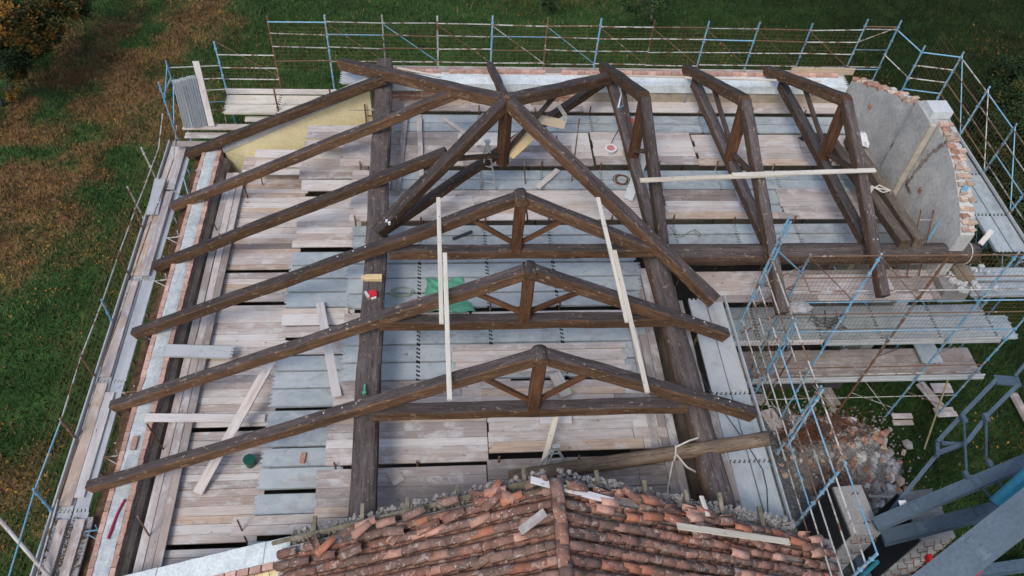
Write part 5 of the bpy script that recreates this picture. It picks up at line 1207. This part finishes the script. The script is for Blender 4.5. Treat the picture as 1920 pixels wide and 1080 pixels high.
for i in range(230):
    a_ = U(0, 6.28); r_ = math.sqrt(R_()) * 1.0; k_ = 1 + .35 * mnoise.noise(Vector((math.cos(a_) * 1.5, math.sin(a_) * 1.5, 2))); x, y = 12.7 + math.cos(a_) * r_ * 2.2 * k_, 11.3 + math.sin(a_) * r_ * 1.7 * k_; s = U(.06, .17) * (1.25 if x > 12.6 else .9)
    Mx = Matrix.Translation((x, y, GZ + heap_h(x, y) * .9 + .03)) @ Matrix.Rotation(U(0, 6), 4, 'Z') @ Matrix.Rotation(U(0, 3), 4, 'X') @ Matrix.Scale(s, 4); place('stone', random.choice(stones), Mx, hp_)
m = MB()
for i in range(2200):
    x, y = random.gauss(12.5, 1.1), random.gauss(11.2, 1.0); q = U(.02, .07); m.box((x, y, GZ + heap_h(x, y) * .9 + .03), (q, q * U(.5, 1), q * .7), Matrix.Rotation(U(0, 3), 3, 'Z') @ Matrix.Rotation(U(0, 3), 3, 'X'))
tag(m.build('chippings', M['stone'], hp_), kind='stuff')
m = MB()
for i in range(420):
    x, y = random.choice([(11.9, 12.2), (11.2, 12.0), (12.9, 12.3), (12.0, 10.4)]); x += random.gauss(0, .4); y += random.gauss(0, .3); z = GZ + heap_h(x, y) * .9 + U(.02, .3); a = Vector((x, y, z)); m.path([a, a + Vector((U(-.3, .3), U(-.3, .3), U(-.1, .15))), a + Vector((U(-.4, .4), U(-.4, .4), U(-.1, .1)))], .008, 3)
tag(m.build('dry_stalks', M['rust'], hp_), kind='stuff')
lump('flat_stone', pz(1643, 920, GZ + .05), .42, M['stone'], 'large flat stone lying at the near edge of the rubble heap', 'stone', 1, .7, .2)
lump('white_stone', pz(1673, 868, GZ + .05), .2, M['rock'], 'single whitish stone at the right edge of the rubble heap', 'stone', 1, .9, .6, 1)
for i, (x, y, w_, h_, r_, lab) in enumerate(((1745, 742, .35, 1.1, .35, 'pale board on the grass left of the slanting pole'), (1556, 742, .4, .8, .2, 'dark brown plank on the ground behind the rubble heap'), (1450, 790, .5, .9, .3, 'short pale board beside the left edge of the rubble heap'))):
    p = pz(x, y, GZ + .04); d_ = Vector((math.sin(-r_), math.cos(r_), 0)) * h_ / 2; tag(free_board('loose_board', p - d_, p + d_, w_, .05, M['board'] if i != 1 else M['board_dark']), lab, 'board')
a, c_ = pz(1733, 842, GZ + .1), pz(1783, 695, -4.0); tag(pipe('pole', a, c_, mat_plain('bamboo', (.30, .24, .13)), None, r=.03), 'thin tan pole leaning on the lower deck of the front scaffold', 'pole')

# ------------------------------------------------------------------ crane with concrete ballast
bw = thing('ballast_stack', 'tall stack of grey concrete ballast slabs with rebar handles, left one beside the tiled roof', 'concrete ballast', (10.7, 7.6, GZ))
def slab_stack(parent, cx_, cy_, wx, wy, ztop, n, th, rz):
    Rz = Matrix.Rotation(rz, 3, 'Z')
    m = MB(); m.box(Vector((cx_, cy_, ztop - n * th / 2 - .03)) + Rz @ Vector((-wx / 2 - .035, 0, 0)), (.03, wy - .02, n * th - .08), Rz); m.build('side_shade_panel', M['block_shade'], parent)  # added dark panel, paints shade over the left side of the concrete stack
    for i in range(n):
        z = ztop - th * (i + .5); off = Vector((U(-.02, .02), U(-.02, .02), 0))
        m = MB(); m.box(Vector((cx_, cy_, z)) + off, (wx, wy, th - .02), Rz); m.build('slab', M['concrete'], parent)
        for s in ((-.28, .22) if wx > .9 or i < 1 else (.1,)):
            c0 = Vector((cx_, cy_, z)) + Rz @ Vector((s * wx, -wy / 2 - .005, 0)); m = MB(); m.path([c0 + Rz @ Vector((-.12, 0, .12)), c0 + Rz @ Vector((-.12, -.10, .03)), c0 + Rz @ Vector((.16, -.10, .03)), c0 + Rz @ Vector((.16, 0, .12))], .012, 5); m.build('handle', M['rust'], parent)
    for sy in (-.3, .3):
        c0 = Vector((cx_, cy_, ztop)) + Rz @ Vector((.1, sy * wy, 0)); m = MB()
        for k in range(6): t0_, t1_ = math.pi * k / 6, math.pi * (k + 1) / 6; m.tube(c0 + Vector((math.cos(t0_) * .08, 0, math.sin(t0_) * .09)), c0 + Vector((math.cos(t1_) * .08, 0, math.sin(t1_) * .09)), .014, 5)
        m.build('lifting_eye', M['rust'], parent)
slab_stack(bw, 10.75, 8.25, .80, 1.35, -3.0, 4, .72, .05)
bw2 = thing('ballast_stack', 'wide stack of grey concrete ballast slabs under the crane arms, right one of the two', 'concrete ballast', (12.7, 8.0, GZ))
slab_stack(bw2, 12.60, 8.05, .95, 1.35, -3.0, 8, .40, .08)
m = MB(); m.box((10.05, 7.9, -4.4), (.55, 2.2, 3.0)); 
cr = thing('tower_crane', 'grey blue steel foot and folded arms of a crane beside the building, bottom right', 'crane', (14, 6, GZ))
def girder(name, a, c_, w_, h_, mat=None):
    m = MB(); L = (c_ - a).length; m.box((0, 0, h_ / 2 - .015), (L, w_, .03)); m.box((0, 0, -h_ / 2 + .015), (L, w_, .03)); m.box((0, w_ / 2 - .06, 0), (L, .02, h_ - .062)); m.box((0, -w_ / 2 + .06, 0), (L, .02, h_ - .062))
    return place(name, mesh(name, m.v, m.f, mat or M['crane']), frame(a, c_), cr)
girder('main_boom', pz(1640, 1180, -2.2), pz(1990, 905, .6), .75, .62)
girder('arm', pz(1640, 985, -2.6), pz(1990, 838, -.6), .32, .30)
girder('arm', pz(1655, 1010, -3.1), pz(1990, 925, -1.4), .34, .32)
pipe('hydraulic_ram', pz(1866, 946, -.8), pz(1990, 835, .4), M['cyan'], cr, r=.17)
girder('link', pz(1650, 983, -2.8), pz(1758, 850, -2.2), .10, .10)
pth = [[(1757, 829, -2.1), (1806, 776, -1.8), (1868, 712, -1.4)], [(1757, 850, -2.1), (1812, 830, -1.9), (1852, 778, -1.7), (1908, 722, -1.4)]]
for P_ in pth:
    for a, c_ in zip(P_, P_[1:]): girder('lattice_bar', pz(*a), pz(*c_), .11, .12)
girder('cross_plate', pz(1866, 712, -1.38), pz(1912, 716, -1.38), .30, .05); girder('cross_plate', pz(1757, 832, -2.0), pz(1757, 856, -2.0), .1, .1)
girder('cross_plate', pz(1765, 831, -2.0), pz(1800, 833, -2.0), .09, .08)
pipe('pull_rod', pz(1903, 705, -1.3), pz(1945, 655, -.8), M['crane'], cr, r=.05)
for (s, e_) in (((1807, 782, -1.75), (1812, 884, -1.6)), ((1849, 780, -1.65), (1849, 868, -1.4)), ((1826, 898, -1.6), (1868, 945, -1.2)), ((1856, 888, -1.4), (1880, 914, -1.1))): pipe('rod', pz(*s), pz(*e_), M['crane'], cr, r=.035)
for (x, y, z) in ((1807, 785, -1.66), (1849, 783, -1.56), (1812, 892, -1.45), (1857, 872, -1.3)): m = MB(); m.box(pz(x, y, z), (.12, .24, .10)); m.build('bracket', M['crane'], cr)
p, q = pz(1684, 946, -2.15), pz(1700, 944, -2.1); m = MB(); m.box(pz(1694, 946, -2.17), (.2, .22, .01)); m.build('sticker', M['white'], cr)
m = MB(); m.box(pz(1822, 1068, -3.4), (.25, .35, .3), Matrix.Rotation(.5, 3, 'Z')); m.build('red_lamp_box', M['red'], cr); m = MB(); m.box(pz(1742, 1048, -3.5), (.12, .2, .2)); m.build('red_lamp_box', M['red'], cr)
for k in range(9):   # bolted splices along the boom and the arms
    for (s_, e_, hh, ww) in ((pz(1640, 1180, -2.2), pz(1990, 905, .6), .62, .75), (pz(1640, 985, -2.6), pz(1990, 838, -.6), .30, .32), (pz(1655, 1010, -3.1), pz(1990, 925, -1.4), .32, .34)):
        if k % 3: continue
        F_ = frame(s_, e_); m = MB(); x_ = (e_ - s_).length * (k / 9 - .28)
        m.box((x_, 0, hh / 2 + .012), (.26, ww * .7, .02))
        for i_ in (-1, 1):
            for j_ in (-1, 0, 1): m.tube((x_ + i_ * .09, j_ * ww * .26, hh / 2 + .02), (x_ + i_ * .09, j_ * ww * .26, hh / 2 + .05), .018, 6)
        place('splice_plate', mesh('splice_plate', m.v, m.f, M['crane']), F_, cr)
m = MB(); m.path([pz(1990, 870, .2), pz(1930, 915, -.3), pz(1880, 950, -.7), pz(1840, 985, -1.1), pz(1780, 1040, -1.7)], .022, 6); m.build('hydraulic_hose', M['dark_steel'], cr)
girder('base_beam', Vector((10.2, 7.0, -5.9)), Vector((17.0, 7.6, -5.9)), .3, .35); girder('base_beam', Vector((11.6, 9.9, -5.9)), Vector((12.2, 4.0, -5.9)), .3, .35)
pipe('outrigger', pz(1628, 930, -5.6), pz(1700, 932, -5.6), ZN, cr, r=.05); pipe('column', Vector((11.35, 7.2, -6.2)), Vector((11.35, 7.2, -4.0)), M['cyan'], cr, r=.06)
m = MB(); a, c_ = pz(1900, 740, GZ + .1), pz(1960, 850, GZ + .1); m.tube(a, c_, .14, 8); tag(m.build('fallen_beam', M['board_dark']), 'brown beam lying on the grass at the right edge behind the crane', 'beam')

# ------------------------------------------------------------------ trees and bushes
def tree(label, base, h, crown, mats, nleaf, lsize, cat='tree', trunk=True, name='tree'):
    """tapered trunk and limbs, crown of leaf-sized faces gathered in clumps"""
    t = thing(name, label, cat, base)
    limbs = []
    if trunk:
        m = MB(); p = Vector(base); r = h * .028; pts = [p]
        for i in range(5): q = pts[-1] + Vector((U(-.12, .12), U(-.12, .12), h * .16)); m.tube(pts[-1], q, r * (1 - i * .15), 9, r * (1 - (i + 1) * .15)); pts.append(q)
        for i in range(16):
            s = random.choice(pts[2:]); e_ = Vector(random.choice(crown)[0]) + Vector((U(-.6, .6), U(-.6, .6), U(-.4, .6))); mid = s.lerp(e_, .5) + Vector((U(-.2, .2), U(-.2, .2), .2)); m.tube(s, mid, r * .35, 6, r * .22); m.tube(mid, e_, r * .22, 5, r * .06)
        m.build('trunk', M['bark'], t, True)
    per = nleaf // len(mats)
    for mt in mats:
        V = []; F = []; clumps = []
        for k in range(max(30, per // 140)):
            c0, rr = random.choice(crown); d = Vector((random.gauss(0, 1), random.gauss(0, 1), random.gauss(0, 1))).normalized() * rr * U(.45, 1.08); clumps.append((Vector(c0) + d, rr * U(.14, .30)))
        for k in range(per):
            c0, rr = random.choice(clumps); p = c0 + Vector((random.gauss(0, .5), random.gauss(0, .5), random.gauss(0, .4))) * rr
            a = Vector((U(-1, 1), U(-1, 1), U(-.6, .6))).normalized() * lsize * U(.6, 1.3); b_ = a.cross(Vector((U(-1, 1), U(-1, 1), U(-1, 1)))).normalized() * lsize * .5
            q = len(V); V += [p - a, p - b_, p + a, p + b_]; F.append((q, q + 1, q + 2, q + 3))
        place('crown', mesh('crown', V, F, mt), Matrix(), t).location = -t.location
    return t
def P3(x, y, z): return tuple(pz(x, y, z))
tree('autumn tree with orange leaves and grey trunk in the top left corner', P3(4, 196, GZ), 3.6, [(P3(25, 40, -3.2), 1.5), (P3(70, 15, -3.6), 1.3), (P3(-40, 60, -2.6), 1.8), (P3(30, 95, -4.2), 1.1), (P3(110, -15, -3.6), 1.2)], [M['leaf_autumn'], M['leaf_dark'], M['leaf_autumn'], M['leaf_orange']], 36000, .075)
tree('orange leaved sapling beside the grey trunk at the left edge', P3(24, 190, GZ), 1.0, [(P3(28, 155, -5.6), .32), (P3(22, 178, -5.8), .28)], [M['leaf_orange']], 900, .06, 'shrub', True, 'shrub')
tree('young thin tree behind the back scaffold, right of the middle of the lawn', P3(1222, 42, GZ), 3.0, [(P3(1215, 2, -3.6), .9), (P3(1185, -8, -3.4), .8), (P3(1250, -4, -3.6), .8)], [M['leaf_dark'], M['grass']], 2200, .07)
tree('small dark shrub on the lawn at the top edge near the middle', P3(1030, 14, GZ), 1.0, [(P3(1030, 6, -5.7), .45)], [M['leaf_dark']], 900, .06, 'shrub', True, 'shrub')
tree('dense dark bush beyond the right scaffold, the upper one at the right edge', P3(1915, 300, GZ), 4.0, [(P3(1925, 150, -3.6), 1.5), (P3(1905, 215, -4.0), 1.3), (P3(1950, 260, -3.2), 1.7), (P3(1875, 290, -4.8), 1.2)], [M['leaf_dark'], M['leaf_dark'], M['grass'], M['leaf_autumn']], 40000, .07, 'bush', True, 'bush')
tree('dense dark bush beyond the right scaffold, the lower one beside the gangway', P3(1890, 460, GZ), 3.4, [(P3(1850, 330, -4.9), 1.3), (P3(1900, 390, -4.6), 1.5), (P3(1880, 470, -4.8), 1.4), (P3(1930, 430, -3.9), 1.5)], [M['leaf_dark'], M['leaf_dark'], M['grass']], 36000, .07, 'bush', True, 'bush')
tree('low dark shrub growing under the front scaffold decks', (14.6, 14.4, GZ), 1.5, [((14.4, 14.5, -5.6), .9), ((15.6, 14.9, -5.4), .9), ((12.9, 14.6, -5.8), .6)], [M['leaf_dark']], 9000, .06, 'shrub', True, 'shrub')
